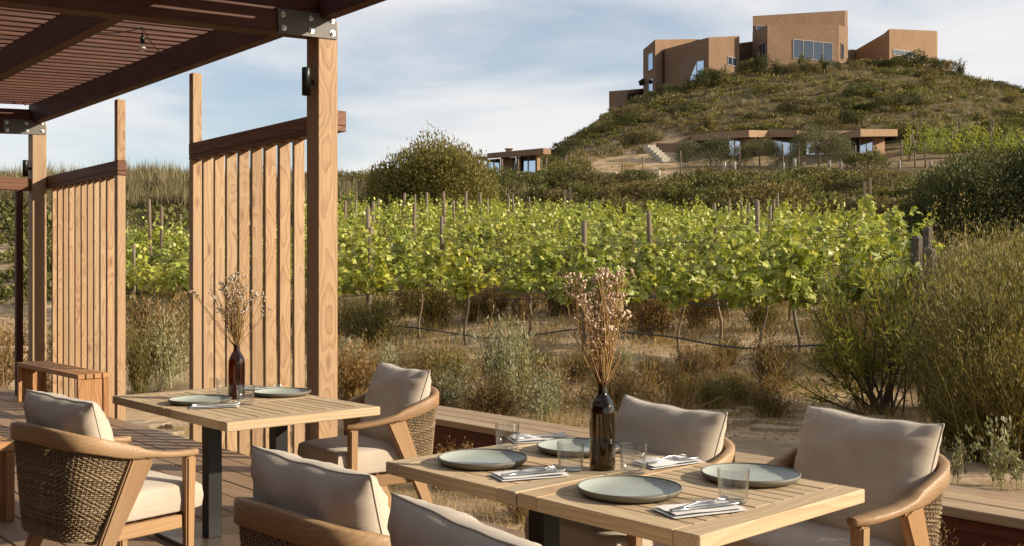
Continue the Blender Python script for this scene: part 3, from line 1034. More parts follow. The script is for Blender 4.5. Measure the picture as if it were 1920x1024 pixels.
wall_run(pv2, [(968, 98.6), (976, 98.2), (976, 104), (968, 104)], 294, M['stucco'])
wall_run(pv2, [(1007, 96.2), (1013, 96.5), (1013, 103), (1007, 103)], 290.5, M['stucco_pale'])
win_grid(pv2, xy(915, 100.9), xy(938.5, 100), zat(330, 100), zat(297.5, 100), 2, mat=M['pane_sky'])
win_grid(pv2, xy(976.5, 98.6), xy(1006.5, 97.2), zat(328, 98), zat(292.5, 98), 2, mat=M['pane_sky'])
win_grid(pv2, xy(961.5, 98.8), xy(967.5, 98.5), zat(328, 98.6), zat(295, 98.6), 1)
p = WP(954, 283, 98)
bm = bmesh.new(); prism_bm(bm, [(p.x - .3, p.y), (p.x + .3, p.y), (p.x + .3, p.y + .5), (p.x - .3, p.y + .5)], p.z - .3, p.z + .18)
prism_bm(bm, [(p.x - .4, p.y - .1), (p.x + .4, p.y - .1), (p.x + .4, p.y + .6), (p.x - .4, p.y + .6)], p.z + .181, p.z + .25)
put('chimney', bm_mesh('chimney', bm, M['stucco_pale']), pv2)

# pale stone steps climbing left of the long pavilion
st = thing('garden_steps', 'flight of pale stone steps climbing the bare bank left of the long pavilion', 'steps')
for k in range(6):
    q = WP(1244 - k * 5.2, 296 - k * 4.6, 103 + k * .5)
    put('step', box_mesh(.95, 1.2, .5, M['concrete'], .02, 'step'), st, (q.x, q.y, q.z - .25), (0, 0, .3))

# ---------------------------------------------------------------- pergola, deck, benches
rng = random.Random(11)
deck = put('deck', None)
deck.rotation_euler = (0, 0, RZ)
tag(deck, kind='structure')
EDGE = 3.51
BWID = 0.185
for i in range(26):
    v1 = EDGE - i * BWID
    u = -14.0 - rng.uniform(0, 3.0)
    while u < 2.4:
        L = rng.choice((3.6, 4.2, 4.8))
        z = rng.uniform(-.0015, .0015)
        board('deck_board', deck, M['deck'], (u, v1 - BWID + .007, -.034 + z), (min(u + L, 2.6) - .004, v1, z), .004)
        u += L
board('deck_beam', deck, M['fir_dark'], (-15.5, EDGE - .10, -.34), (2.6, EDGE - .05, -.04), .004)

perg = thing('pergola', 'dark red timber pergola with slatted roof and louvred side screens over the deck', 'pergola', (0, 0, 0), RZ)


def pboard(name, lo, hi, mat, par=None, bevel=.004):
    return board(name, par or perg, mat, lo, hi, bevel)


VP0, VP1 = 3.51, 3.66            # the post line
Z_BEAM0, Z_BEAM1 = 2.935, 3.20
SLOPE = 0.068
for u0 in (-5.95, -12.02, 1.6):
    pboard('post', (u0, VP0, -.4), (u0 + .155, VP1, 3.05), M['fir'])
    # beam across the deck, falling gently towards the house side
    ln = 5.2
    bm_ = put('beam', box_mesh(ln, .15, .265, M['fir_dark'], .006, 'beam'), perg)
    cy = VP0 - ln / 2 * math.cos(SLOPE) - .002
    bm_.location = (u0 + .0775, cy, (Z_BEAM0 + Z_BEAM1) / 2 - SLOPE * ln / 2)
    bm_.rotation_euler = (0, 0, 0)
    bm_.rotation_euler = (Matrix.Rotation(PI / 2, 4, 'Z') @ Matrix.Rotation(-SLOPE, 4, 'Y')).to_euler()
    # steel plate with six bolts lapping beam and post
    pl = put('bracket', box_mesh(.44, .16, .008, M['steel'] if u0 < 0 else M['steel'], .001, 'bracket'), perg, (u0 + .155 + .0065, VP0 - .085, 3.0 - .005))
    pl.rotation_euler = (Matrix.Rotation(PI / 2, 4, 'Z') @ Matrix.Rotation(-SLOPE * .9, 4, 'Y') @ Matrix.Rotation(PI / 2, 4, 'X')).to_euler()
    for bx in (-.185, .02, .185):
        for by in (-.042, .042):
            bmb = 'bolt_mesh'
            me = bpy.data.meshes.get(bmb) or lathe_mesh(bmb, [(0, 0), (.021, 0), (.021, .004), (.013, .0045), (.013, .014), (.009, .016), (0, .016)], M['bolt'], 8, False)
            bo = put('bolt', me, pl, (bx, by, -.0045), (PI, 0, 0))
            bo.rotation_euler = (0, 0, 0)
            bo.location = (bx, by, .0042)
# ledger along the post line, joists inboard
JS = [(3.515, 3.605), (2.365, 2.455), (1.215, 1.305), (.065, .155), (-1.085, -.995)]
for k, (v0, v1) in enumerate(JS):
    zb = 3.052 - SLOPE * (3.56 - (v0 + v1) / 2)
    for ua, ub in ((-12.02, -5.9), (-5.895, 1.9)):
        pboard('joist' if k else 'ledger', (ua, v0, zb + (.24 if k > 0 else 0) - (.24 if k > 0 else 0)), (ub, v1, zb + .215), M['fir_dark'])
# roof slats
k = 0
u = -11.98
while u < 1.8:
    ln = 5.15
    sl = put('roof_slat', box_mesh(ln, .046, .046, M['fir_dark'], .003, 'roof_slat'), perg)
    sl.location = (u, 3.72 - ln / 2, 3.052 + .215 + .026 - SLOPE * (3.56 - (3.72 - ln / 2)))
    sl.rotation_euler = (Matrix.Rotation(PI / 2, 4, 'Z') @ Matrix.Rotation(-SLOPE, 4, 'Y')).to_euler()
    u += .168
    k += 1
# louvred screens: rail, thin post, upright fins
PV0, PV1 = 3.668, 3.758
for u_in, u_post, n in ((-8.16, -5.84, 8), (-9.86, -12.05, 10)):
    lo_u, hi_u = (u_in, u_post) if u_in < u_post else (u_post, u_in + .09)
    rail = pboard('screen_rail', (lo_u, PV0, 2.362), (hi_u, PV1, 2.462), M['fir_rail'])
    tp = (u_in, u_in + .075)
    kids = []
    kids.append(pboard('rail_board', (lo_u, PV0 + .001, 2.321), (hi_u, PV1 - .001, 2.360), M['fir_rail']))
    kids.append(pboard('screen_post', (tp[0], PV0 + .004, 2.4635), (tp[1], PV1 - .004, 3.06), M['fir']))
    kids.append(pboard('screen_post', (tp[0], PV0 + .004, -.35), (tp[1], PV1 - .004, 2.3195), M['fir']))
    if u_in < u_post: us = [-7.915 + .2125 * i for i in range(9)][:8]
    else: us = [-11.73 + .1835 * i for i in range(10)]
    for i, uu in enumerate(us):
        kids.append(pboard('slat', (uu + rng.uniform(-.008, .008), PV0 + .002 + rng.uniform(-.002, .002), -.35), (uu + .037, PV1 + .000 + rng.uniform(-.003, .003), 2.3195), M['fir'], None, .003))
    perg_inv = None
    for c in kids:
        c.parent = rail
        c.matrix_parent_inverse = (Matrix.LocRotScale(rail.location, rail.rotation_euler, None)).inverted()
# end rail going off to the left from the far post
er = pboard('end_rail', (-12.0, 1.2, 2.29), (-11.91, 3.505, 2.43), M['fir_rail'])
pboard('end_post', (-11.99, 3.36, -.02), (-11.92, 3.43, 2.288), M['fir_dark'])

# wall lamps (black cylinders) on the left faces of both posts
for u0, lab in ((-5.95, 'black cylinder lamp on the nearer thick pergola post'), (-12.02, 'black cylinder lamp on the farther thick pergola post')):
    p = UV(u0 + .09, VP0 - .055, 2.63 if u0 > -6 else 2.54)
    lt = thing('wall_lamp', lab, 'lamp', p, RZ, 'cylinder lamps on the pergola posts')
    put('lamp_shade', lathe_mesh('lamp_shade', [(0, -.092), (.024, -.092), (.026, -.086), (.029, -.092), (.0295, .09), (.027, .093), (0, .093)], M['lamp'], 20), lt)
    put('lamp_arm', box_mesh(.03, .022, .03, M['black'], .002, 'lamp_arm'), lt, (0, .0405, 0), (0, 0, PI / 2))
# festoon lights
def festoon(name, label, upts, bulbs):
    t = thing(name, label, 'string light', UV(*upts[0]))
    base = UV(*upts[0])
    pts = []
    for a, b in zip(upts[:-1], upts[1:]):
        A, B = UV(*a), UV(*b)
        for i in range(8):
            s = i / 8
            q = A.lerp(B, s); q.z -= .06 * 4 * s * (1 - s)
            pts.append(q - base)
    pts.append(UV(*upts[-1]) - base)
    put('cable', tube_mesh('cable', [tuple(p) for p in pts], .004, M['black'], 5), t)
    for b in bulbs:
        q = UV(*b) - base
        sk = put('socket', lathe_mesh('socket', [(0, -.055), (.015, -.055), (.017, -.02), (.012, 0), (.004, .012), (.004, .06), (0, .06)], M['black'], 12), t, q)
        put('bulb', lathe_mesh('bulb', [(0, -.118), (.012, -.116), (.022, -.106), (.0255, -.092), (.024, -.078), (.016, -.064), (.0135, -.055), (0, -.055)], M['bulb'], 16), sk)


def on_ray(px, py, v):
    """the point on the vertical plane of constant v under the picture ray"""
    t = (px - 960) / F_PX
    y = v / (t * BV[0] + BV[1])
    x = t * y
    return (x * AU[0] + y * AU[1], v, CAM_H + (520 - py) / F_PX * y)


b1 = on_ray(267, 68, 2.95)
b2 = on_ray(122, 58, 2.60)
j1 = on_ray(320, 50, 3.48)
festoon('string_light', 'string of clear bulbs hung under the pergola roof', [(b2[0] - .2, b2[1] - .6, b2[2] + .12), (b2[0], b2[1], b2[2] + .065), (b1[0], b1[1], b1[2] + .065), (j1[0], j1[1], b1[2] + .06)], [b2, b1])
# thin cable looping out of the far post
c0 = UV(-11.9, 3.45, 3.24); c1 = UV(-11.9, 3.06, 3.165)
tag(put('cable', tube_mesh('loop_cable', [tuple(c0.lerp(c1, s / 10) + Vector((0, 0, .20 * math.sin(PI * s / 10) ** .8 * (1 - s / 10 * .5) * .7))) for s in range(11)], .006, M['black'], 5)), 'thin black cable looping above the farther pergola post', 'cable')

# slatted benches on the deck
def slab_bench(name, label, u0, u1, v0, v1, h, along_u=True):
    b = thing(name, label, 'bench', UV((u0 + u1) / 2, (v0 + v1) / 2, 0), RZ)
    L, Wd = (u1 - u0, v1 - v0) if along_u else (v1 - v0, u1 - u0)
    rot = 0 if along_u else PI / 2
    def part(nm, lo, hi, mat=M['redwood']):
        lo, hi = Vector(lo), Vector(hi)
        if not along_u:
            lo, hi = Vector((-hi.y, lo.x, lo.z)), Vector((-lo.y, hi.x, hi.z))
        return board(nm, b, mat, lo, hi, .004)
    n = 4
    w = (Wd - .012 * (n - 1)) / n
    for i in range(n):
        y = -Wd / 2 + i * (w + .012)
        part('seat_plank', (-L / 2, y, h - .045), (L / 2, y + w, h))
    for s in (-1, 1):
        x0 = s * (L / 2 - .005)
        x1 = s * (L / 2 - .05)
        yk = [-Wd / 2 + .002, -Wd / 2 + .2 * Wd, Wd / 2 - .2 * Wd, Wd / 2 - .002]
        for a, c in zip(yk[:-1], yk[1:]):
            inset = .012 if c - a > .4 * Wd else 0
            part('end_panel', (min(x0, x1) + (0 if s < 0 else inset * 0) + (inset if s < 0 else 0), a + .001, .002), (max(x0, x1) - (inset if s > 0 else 0), c - .001, h - .0465))
    return b


slab_bench('slatted_bench', 'slatted timber bench standing against the farther louvred screen', -11.35, -9.49, 3.20, 3.49, .42)
slab_bench('slatted_bench', 'end of a timber bench at the left edge behind the wicker armchair', -6.09, -5.79, .35, 1.63, .43, False)
gb = thing('garden_bench', 'plain plank bench in the garden beyond the farthest screen', 'bench', W(-10, 14.2, hz(*W(-10, 14.2)[:2])), .05)
board('seat_plank', gb, M['sill'], (-.9, -.17, .40), (.52, .17, .46))
for x in (-.7, .3): board('leg', gb, M['sill'], (x, -.15, -.1), (x + .09, .15, .398))

# long low plank bench at the garden edge
lb = thing('low_plank_bench', 'long low bench of weathered planks with dark red front along the garden edge', 'bench', (0, 0, 0), RZ)
V0, V1, ZT = 4.83, 5.36, .203
for i in range(3):
    w = (V1 - V0) / 3
    u = -7.62
    while u < 3.0:
        L = rng.choice((3.0, 3.6, 4.2))
        board('top_plank', lb, M['sill'], (u, V0 + i * w + .005, ZT - .05), (min(u + L, 3.2) - .004, V0 + (i + 1) * w - .002, ZT + rng.uniform(-.002, .002)), .005)
        u += L
for z0, z1 in ((-.19, -.025), (-.02, .148)):
    u = -7.60
    while u < 3.0:
        L = rng.choice((2.4, 3.0, 3.6))
        board('front_board', lb, M['sill_front'], (u, V0 + .03, z0), (min(u + L, 3.2) - .004, V0 + .07, z1), .004)
        u += L
board('back_board', lb, M['sill_front'], (-7.60, V1 - .06, -.2), (3.2, V1 - .02, .148), .004)
board('end_board', lb, M['sill_front'], (-7.605, V0 + .075, -.2), (-7.565, V1 - .065, .148), .004)

# unseen board wall added behind the camera to deepen the shade under the roof
bw = thing('added_shade_wall', 'unseen dark timber wall added at the back of the deck to cut ambient light', 'wall', UV(-6, -1.62, 0), RZ)
for i in range(30):
    board('wall_board', bw, M['fir_dark'], (-9.0 + i * .6, -.03, -.3), (-9.0 + i * .6 + .594, .0, 3.0), .004)

# ---------------------------------------------------------------- dining tables
def make_table(name, label, u, v, du):
    t = thing(name, label, 'table', UV(u, v, 0), RZ, 'dining tables on the deck')
    L, Wd, H, T = 1.345, .815, .68, .042
    r2 = random.Random(int(u * 100))
    tp = put('tabletop', None, t, (0, 0, H))
    for s in (-1, 1):
        xm, xo = s * .004, s * L / 2
        lo, hi = min(xm, xo), max(xm, xo)
        fw = .085
        # frame of the leaf: two long sides, an outer and an inner cross rail
        for x0, x1 in ((lo, lo + fw), (hi - fw, hi)):
            board('cross_rail', tp, M['table'], (x0, -Wd / 2, -T), (x1, Wd / 2, 0), .003)
        for y0, y1 in ((-Wd / 2, -Wd / 2 + fw), (Wd / 2 - fw, Wd / 2)):
            board('side_rail', tp, M['table'], (lo + fw + .0006, y0, -T), (hi - fw - .0006, y1, -.0005), .002)
        # middle rail and the slats either side
        board('side_rail', tp, M['table'], (lo + fw + .0006, -.04, -T + .003), (hi - fw - .0006, .04, -.0005), .002)
        for y0, y1 in ((-Wd / 2 + fw, -.04), (.04, Wd / 2 - fw)):
            n = 5
            g = .006
            w = (y1 - y0 - g * (n + 1)) / n
            for i in range(n):
                a = y0 + g + i * (w + g)
                board('slat', tp, M['table'], (lo + fw + .001, a, -.026), (hi - fw - .001, a + w, -.0008 - r2.uniform(0, .0012)), .0015)
    for s in (-1, 1):
        put('leg', box_mesh(.60, .072, .072, M['black'], .002, 'leg'), t, (du, s * .185, .025 + .3), (0, -PI / 2, 0))
        board('top_brace', t, M['black'], (du - .3, s * .185 - .03, .626), (du + .3, s * .185 + .03, .6365), .001)
    board('base_plate', t, M['base'], (du - .31, -.36, .006), (du + .31, .36, .0245), .002)
    return t


M['base'] = plain('dull_steel_base', (0.13, 0.105, 0.085), 0.4, Metallic=0.5)
TABLES = [(-4.76, 2.42), (-2.185, 2.405)]
make_table('dining_table', 'square-slatted teak table beside the louvred screen, set for two', TABLES[0][0], TABLES[0][1], .06)
make_table('dining_table', 'slatted teak table in the foreground, set with four plates', TABLES[1][0], TABLES[1][1], -.11)

# ---------------------------------------------------------------- armchairs
RAIL = [(.262, .300, .576, .034, .026), (.272, .240, .579, .056, .027), (.284, .130, .590, .058, .026), (.291, .045, .606, .056, .034), (.292, 0, .616, .044, .054),
        (.291, -.07, .634, .034, .064), (.284, -.15, .658, .031, .068), (.252, -.218, .676, .030, .070), (.185, -.258, .688, .030, .072), (.09, -.272, .696, .030, .072), (0, -.276, .698, .030, .072)]


def catmull(P, n):
    P = np.array(P, float)
    ext = np.vstack([2 * P[0] - P[1], P, 2 * P[-1] - P[-2]])
    out = []
    for s in np.linspace(0, len(P) - 1, n):
        i = min(int(s), len(P) - 2)
        t = s - i
        a, b, c, d = ext[i], ext[i + 1], ext[i + 2], ext[i + 3]
        out.append(.5 * (2 * b + (c - a) * t + (2 * a - 5 * b + 4 * c - d) * t * t + (3 * b - a - 3 * c + d) * t ** 3))
    return np.array(out)


def rail_full(n=81):
    half = RAIL
    other = [(-x, y, z, w, h) for x, y, z, w, h in half[:-1]][::-1]
    return catmull(half + other, n)


def sweep_rail():
    C = rail_full(97)
    P = C[:, :3]
    T = np.gradient(P, axis=0)
    T[:, 2] = 0
    T = unit(T)
    Nn = np.stack([T[:, 1], -T[:, 0], 0 * T[:, 0]], -1)
    sec = []
    for sx, sy in ((1, 1), (-1, 1), (-1, -1), (1, -1)):
        a = {(1, 1): [(1, .72), (.72, 1)], (-1, 1): [(-.72, 1), (-1, .72)], (-1, -1): [(-1, -.72), (-.72, -1)], (1, -1): [(.72, -1), (1, -.72)]}[(sx, sy)]
        sec += a
    sec = np.array(sec)
    k = len(sec)
    # keep bevel about 6 mm
    V = []
    for i in range(len(P)):
        w, h = C[i, 3] / 2, C[i, 4] / 2
        b = .006
        for sx, sy in sec:
            X = math.copysign(w if abs(sx) == 1 else w - b, sx)
            Z = math.copysign(h if abs(sy) == 1 else h - b, sy)
            V.append(P[i] + Nn[i] * X + np.array([0, 0, Z]))
    n = len(P)
    i = np.arange(n - 1)[:, None] * k
    j = np.arange(k)[None]
    F = np.stack([i + j, i + (j + 1) % k, i + k + (j + 1) % k, i + k + j], -1).reshape(-1, 4)
    me = np_mesh('arm_rail', np.array(V), [F, np.array([list(range(k))[::-1]]), np.array([list(range((n - 1) * k, n * k))])], M['teak'], False)
    return me


def taper_leg(top, bot, tw, bw, name='leg'):
    """leg between two local points; tw/bw = (size x, size y) at top and bottom. Built with local x along it for the grain"""
    top, bot = Vector(top), Vector(bot)
    d = top - bot
    L = d.length
    bm = bmesh.new()
    vs = []
    for x, (sx, sy) in ((0, bw), (L, tw)):
        # local y -> chair x, local z -> chair y
        vs.append([bm.verts.new((x, a * sx / 2, b * sy / 2)) for a, b in ((-1, -1), (1, -1), (1, 1), (-1, 1))])
    bm.faces.new(vs[0][::-1]); bm.faces.new(vs[1])
    for i in range(4): bm.faces.new((vs[0][i], vs[0][(i + 1) % 4], vs[1][(i + 1) % 4], vs[1][i]))
    bmesh.ops.recalc_face_normals(bm, faces=bm.faces)
    bmesh.ops.bevel(bm, geom=list(bm.edges), offset=.007, segments=2, affect='EDGES')
    me = bm_mesh(name, bm, M['teak'])
    x = d.normalized()
    y = Vector((1, 0, 0)); y = (y - x * y.dot(x)).normalized()
    z = x.cross(y)
    return me, bot, Matrix((x, y, z)).transposed().to_euler()


def weave_mesh():
    """rope woven in and out of upright cords, from leg to leg round the back; its front edge follows the slant of the legs"""
    C = rail_full(401)
    d = np.r_[0, np.cumsum(np.linalg.norm(np.diff(C[:, :2], axis=0), axis=1))]
    mid = len(C) // 2
    NS, per, rows, zb = 48, 4, 42, .285
    N = NS * per + 1
    sp = Soup()
    rg = random.Random(3)

    def row(f):
        yl = -.140 + (.140 - .012) * f ** .9
        i0 = np.argmax(C[:, 1] < yl)
        s = np.linspace(d[i0], d[-1] - d[i0], N)
        X = np.interp(s, d, C[:, 0]); Y = np.interp(s, d, C[:, 1]); ZT = np.interp(s, d, C[:, 2] - C[:, 4] / 2) + .008
        k = .88 + .10 * f
        X = X * k * .985; Y = Y * (k + .02)
        Z = zb + (ZT - zb) * f
        return np.stack([X, Y, Z], -1)
    G = np.array([row(f) for f in np.linspace(0, 1, rows)])
    T = np.gradient(G, axis=1); Nn = np.stack([T[..., 1], -T[..., 0], 0 * T[..., 0]], -1); Nn = unit(Nn)
    q = np.arange(N)
    for r in range(rows):
        a = np.cos(PI * q / per + PI * (r % 2)) * .0052
        P = G[r] + Nn[r] * a[:, None]
        P[:, 2] += .0014 * np.sin(q * .9 + r * 2.1)
        sp.add(*tube_np(P, .0034 + rg.uniform(-.0005, .0004), 4))
    for k in range(0, N, per):
        sp.add(*tube_np(G[::5, k], .0028, 4))
    for P in (G[0], G[-1], G[:, 0], G[:, -1]):
        sp.add(*tube_np(P, .006, 6))
    return sp.mesh('wicker_back', M['rope'], True)


def pillow_mesh(name, Wd, H, T, seed, n=34, pinch=.05, sag=.0):
    """stuffed cushion: x wide, z high, y thick, with pulled-out corners and creases running in from the seams"""
    rg = random.Random(seed)
    ox, oz = rg.uniform(0, 50), rg.uniform(0, 50)
    bm = bmesh.new()
    grid = {}
    for side in (1, -1):
        for i in range(n + 1):
            for j in range(n + 1):
                s, t = -math.cos(PI * i / n), -math.cos(PI * j / n)
                edge = i in (0, n) or j in (0, n)
                if edge and side == -1: continue
                ss, tt = s, t
                x = Wd / 2 * ss * (1 - pinch * (1 - tt * tt))
                z = H / 2 * tt * (1 - pinch * 1.2 * (1 - ss * ss))
                th = (max(0, 1 - abs(ss) ** 3.4) ** .5) * (max(0, 1 - abs(tt) ** 3.4) ** .5)
                y = side * T / 2 * th * (1 + (.10 * -tt if sag else 0))
                e = max(abs(ss), abs(tt))
                wr = mnoise.noise((ss * 3.2 + ox + side * 9, tt * 3.2 + oz, 0)) * .013
                # creases fan in from the edges
                cr = mnoise.noise(((ss if abs(tt) > abs(ss) else tt) * 11 + ox, e * 1.2 + side * 5, oz)) * .018 * (e ** 3) * (1 - e ** 12)
                y += (wr * (1 - e ** 6) + cr) * side if not edge else 0
                z += mnoise.noise((ss * 2.1 + oz, tt, ox)) * .010 * (1 if tt > 0 else .5)
                grid[(i, j, side)] = bm.verts.new((x, y, z))
        for i in range(n + 1):
            for j in range(n + 1):
                if (i, j, -1) not in grid and side == -1: grid[(i, j, -1)] = grid[(i, j, 1)]
    for side in (1, -1):
        for i in range(n):
            for j in range(n):
                q = [grid[(i, j, side)], grid[(i + 1, j, side)], grid[(i + 1, j + 1, side)], grid[(i, j + 1, side)]]
                bm.faces.new(q if side == -1 else q[::-1])
    bmesh.ops.recalc_face_normals(bm, faces=bm.faces)
    rim = [grid[(i, 0, 1)].co.copy() for i in range(n)] + [grid[(n, j, 1)].co.copy() for j in range(n)] + [grid[(n - i, n, 1)].co.copy() for i in range(n)] + [grid[(0, n - j, 1)].co.copy() for j in range(n + 1)]
    me = bm_mesh(name, bm, M['linen'], True)
    pip = tube_mesh('piping', [tuple(r) for r in rim], .0032, M['piping'], 5)
    return me, pip


def seat_mesh():
    """boxed seat cushion with softly rounded edges"""
    bm = bmesh.new()
    nx, ny = 26, 26
    Wd, D, T = .515, .54, .13
    top, bot = {}, {}
    rg = random.Random(8)
    for i in range(nx + 1):
        for j in range(ny + 1):
            s, t = -math.cos(PI * i / nx), -math.cos(PI * j / ny)
            e = max(abs(s), abs(t))
            k = (1 - abs(s) ** 9) ** .5 * (1 - abs(t) ** 9) ** .5
            z = T / 2 * (.62 + .38 * k) + .014 * (1 - s * s) * (1 - t * t) + mnoise.noise((s * 2, t * 2, 4)) * .004
            r = 1 - .012 * (1 - k)
            back = max(0.0, (-t - .2) / .8)
            rx = r * (1 - .20 * back * back)
            top[i, j] = bm.verts.new((Wd / 2 * s * rx, D / 2 * t * r + .012, z))
            bot[i, j] = bm.verts.new((Wd / 2 * s * rx, D / 2 * t * r + .012, -T / 2 * (.74 + .26 * k)))
    for i in range(nx):
        for j in range(ny):
            bm.faces.new((top[i, j], top[i + 1, j], top[i + 1, j + 1], top[i, j + 1]))
            bm.faces.new((bot[i, j + 1], bot[i + 1, j + 1], bot[i + 1, j], bot[i, j]))
    rim = [(i, 0) for i in range(nx)] + [(nx, j) for j in range(ny)] + [(nx - i, ny) for i in range(nx)] + [(0, ny - j) for j in range(ny)]
    mids = []
    for a in rim:
        c = (top[a].co + bot[a].co) / 2
        c.x *= 1.018; c.y *= 1.018
        mids.append(bm.verts.new(c))
    m = len(rim)
    for k in range(m):
        a, b = rim[k], rim[(k + 1) % m]
        bm.faces.new((bot[a], bot[b], mids[(k + 1) % m], mids[k]))
        bm.faces.new((mids[k], mids[(k + 1) % m], top[b], top[a]))
    bmesh.ops.recalc_face_normals(bm, faces=bm.faces)
    return bm_mesh('seat_cushion', bm, M['linen'], True)


RAIL_ME, WEAVE_ME, SEAT_ME = sweep_rail(), weave_mesh(), seat_mesh()
PILLOWS = [pillow_mesh('back_pillow', .545, .46, .20, s) for s in (1, 2, 3)]
LEGS = []
for s in (-1, 1):
    LEGS.append(taper_leg((s * .267, .262, .565), (s * .260, .262, 0), (.048, .044), (.036, .034)))
    LEGS.append(taper_leg((s * .287, .035, .594), (s * .255, -.225, 0), (.034, .100), (.030, .042)))


def make_chair(label, pillow, tilt=0.0, shift=0.0):
    c = thing('dining_armchair', label, 'armchair', (0, 0, 0), 0, 'woven-back armchairs at the dining tables')
    put('arm_rail', RAIL_ME, c)
    for me, loc, rot in LEGS: put('leg', me, c, loc, rot)
    w = put('wicker_back', WEAVE_ME, c)
    for x in (-.246, .246): board('seat_frame', c, M['teak'], (x - .015, -.12, .262), (x + .015, .238, .318), .004)
    board('seat_frame', c, M['teak'], (-.236, .247, .262), (.236, .277, .318), .004)
    board('seat_frame', c, M['teak'], (-.230, -.155, .262), (.230, -.125, .318), .004)
    for k in range(4): board('seat_slat', c, M['teak'], (-.228, -.08 + .085 * k, .298), (.228, -.03 + .085 * k, .312), .002)
    put('seat_cushion', SEAT_ME, c, (0, .055, .387))
    me, pip = PILLOWS[pillow]
    p = put('back_pillow', me, c, (shift, -.105, .62), (R(17), tilt, 0))
    put('piping', pip, p)
    return c


FACE_B = RZ                 # facing away across the table
FACE_A = RZ + PI
CHAIRS = [
    ('wicker-backed armchair at the left, seen side-on from behind, pulled to the screen table', -4.27, 1.52, FACE_B + R(9), 0, .03, 0),
    ('armchair on the far side of the screen table with its back to the garden', -4.42, 3.03, FACE_A + R(-8), 1, -.02, 0),
    ('armchair at the bottom centre with its back to us, left of two', -2.31, 1.53, FACE_B + R(3), 2, .02, 0),
    ('armchair cut off by the bottom edge with its back to us, right of two', -1.52, 1.42, FACE_B + R(-6), 0, .03, 0),
    ('armchair behind the brown bottle on the garden side of the foreground table', -2.42, 2.83, FACE_A + R(-7), 2, -.02, 0),
    ('armchair at the lower right facing the foreground table, its right arm nearest', -1.77, 3.12, FACE_A + R(-7), 1, -.02, 0),
]
for lab, u, v, rz, pil, tl, sh in CHAIRS:
    c = make_chair(lab, pil, tl, sh)
    c.location = UV(u, v, 0)
    c.rotation_euler = (0, 0, rz)

# ---------------------------------------------------------------- table settings
TZ = .68


def on_table(px, py):
    y = F_PX * (CAM_H - TZ) / (py - 520)
    return Vector(((px - 960) / F_PX * y, y, TZ))


def plate_mesh():
    r = .152
    return lathe_mesh('plate_body', [(0, .004), (.085, .004), (.118, .0065), (.140, .014), (.149, .0215), (.1515, .0235), (.1535, .0225), (.152, .017), (.143, .0075), (.128, .0015), (.100, 0), (0, 0)], M['plate'], 72)


PLATE_ME = plate_mesh()
RIM_ME = lathe_mesh('plate_rim', [(.1495, .0222), (.1515, .0245), (.1540, .0235), (.1525, .0165), (.1445, .0072), (.130, .0012), (.1290, .0006), (.1445, .0060), (.1535, .0160), (.1550, .0238), (.1515, .0255), (.1485, .0225), (.1495, .0222)], M['plate_rim'], 72)
for lab, px, py in (
    ('sage green plate at the left of the screen table', 375, 755.5), ('sage green plate right of the bottle on the screen table', 529, 741),
    ('sage green plate at the left end of the foreground table', 905, 869), ('sage green plate nearest us on the foreground table', 1180, 926),
    ('sage green plate at the right behind the nearest glass', 1407, 899), ('sage green plate half hidden behind the brown bottle and a glass', 1085, 846)):
    p = thing('plate', lab, 'plate', on_table(px, py), 0, 'dinner plates')
    put('plate_dish', PLATE_ME, p)
    put('plate_rim', RIM_ME, p)

GLASS_ME = lathe_mesh('tumbler', [(0, 0), (.036, 0), (.0395, .002), (.041, .008), (.0455, .0935), (.0452, .0950), (.0443, .0950), (.0440, .0935), (.0385, .016), (.035, .012), (0, .0105)], M['glass'], 48)
for lab, px, py in (
    ('clear tumbler left of the bottle on the screen table', 420.5, 741), ('clear tumbler in front of the bottle on the screen table', 460.5, 758),
    ('clear tumbler at the back left of the foreground table', 951, 841), ('clear tumbler just left of the foreground bottle', 1070, 882),
    ('clear tumbler just right of the foreground bottle', 1187.5, 887), ('clear tumbler nearest us at the right of the foreground table', 1375, 941)):
    tag(put('tumbler', GLASS_ME, None, on_table(px, py)), lab, 'glass', 'water tumblers')

BPROF = [(0, .012), (.030, .006), (.038, 0), (.0415, .002), (.043, .010), (.043, .188), (.0415, .205), (.036, .222), (.026, .238), (.0185, .252), (.0160, .268), (.0150, .300), (.0150, .306), (.0170, .307), (.0172, .320), (.0160, .323), (.0135, .323), (.0120, .318), (.0125, .262), (.0155, .250), (.0230, .236), (.0330, .220), (.0385, .204), (.0400, .188), (.0400, .014), (.030, .018), (0, .022)]
BOT_B = lathe_mesh('bottle_body', BPROF, M['bottle'], 40)
BOT_G = lathe_mesh('bottle_green', BPROF, M['bottle_green'], 40)


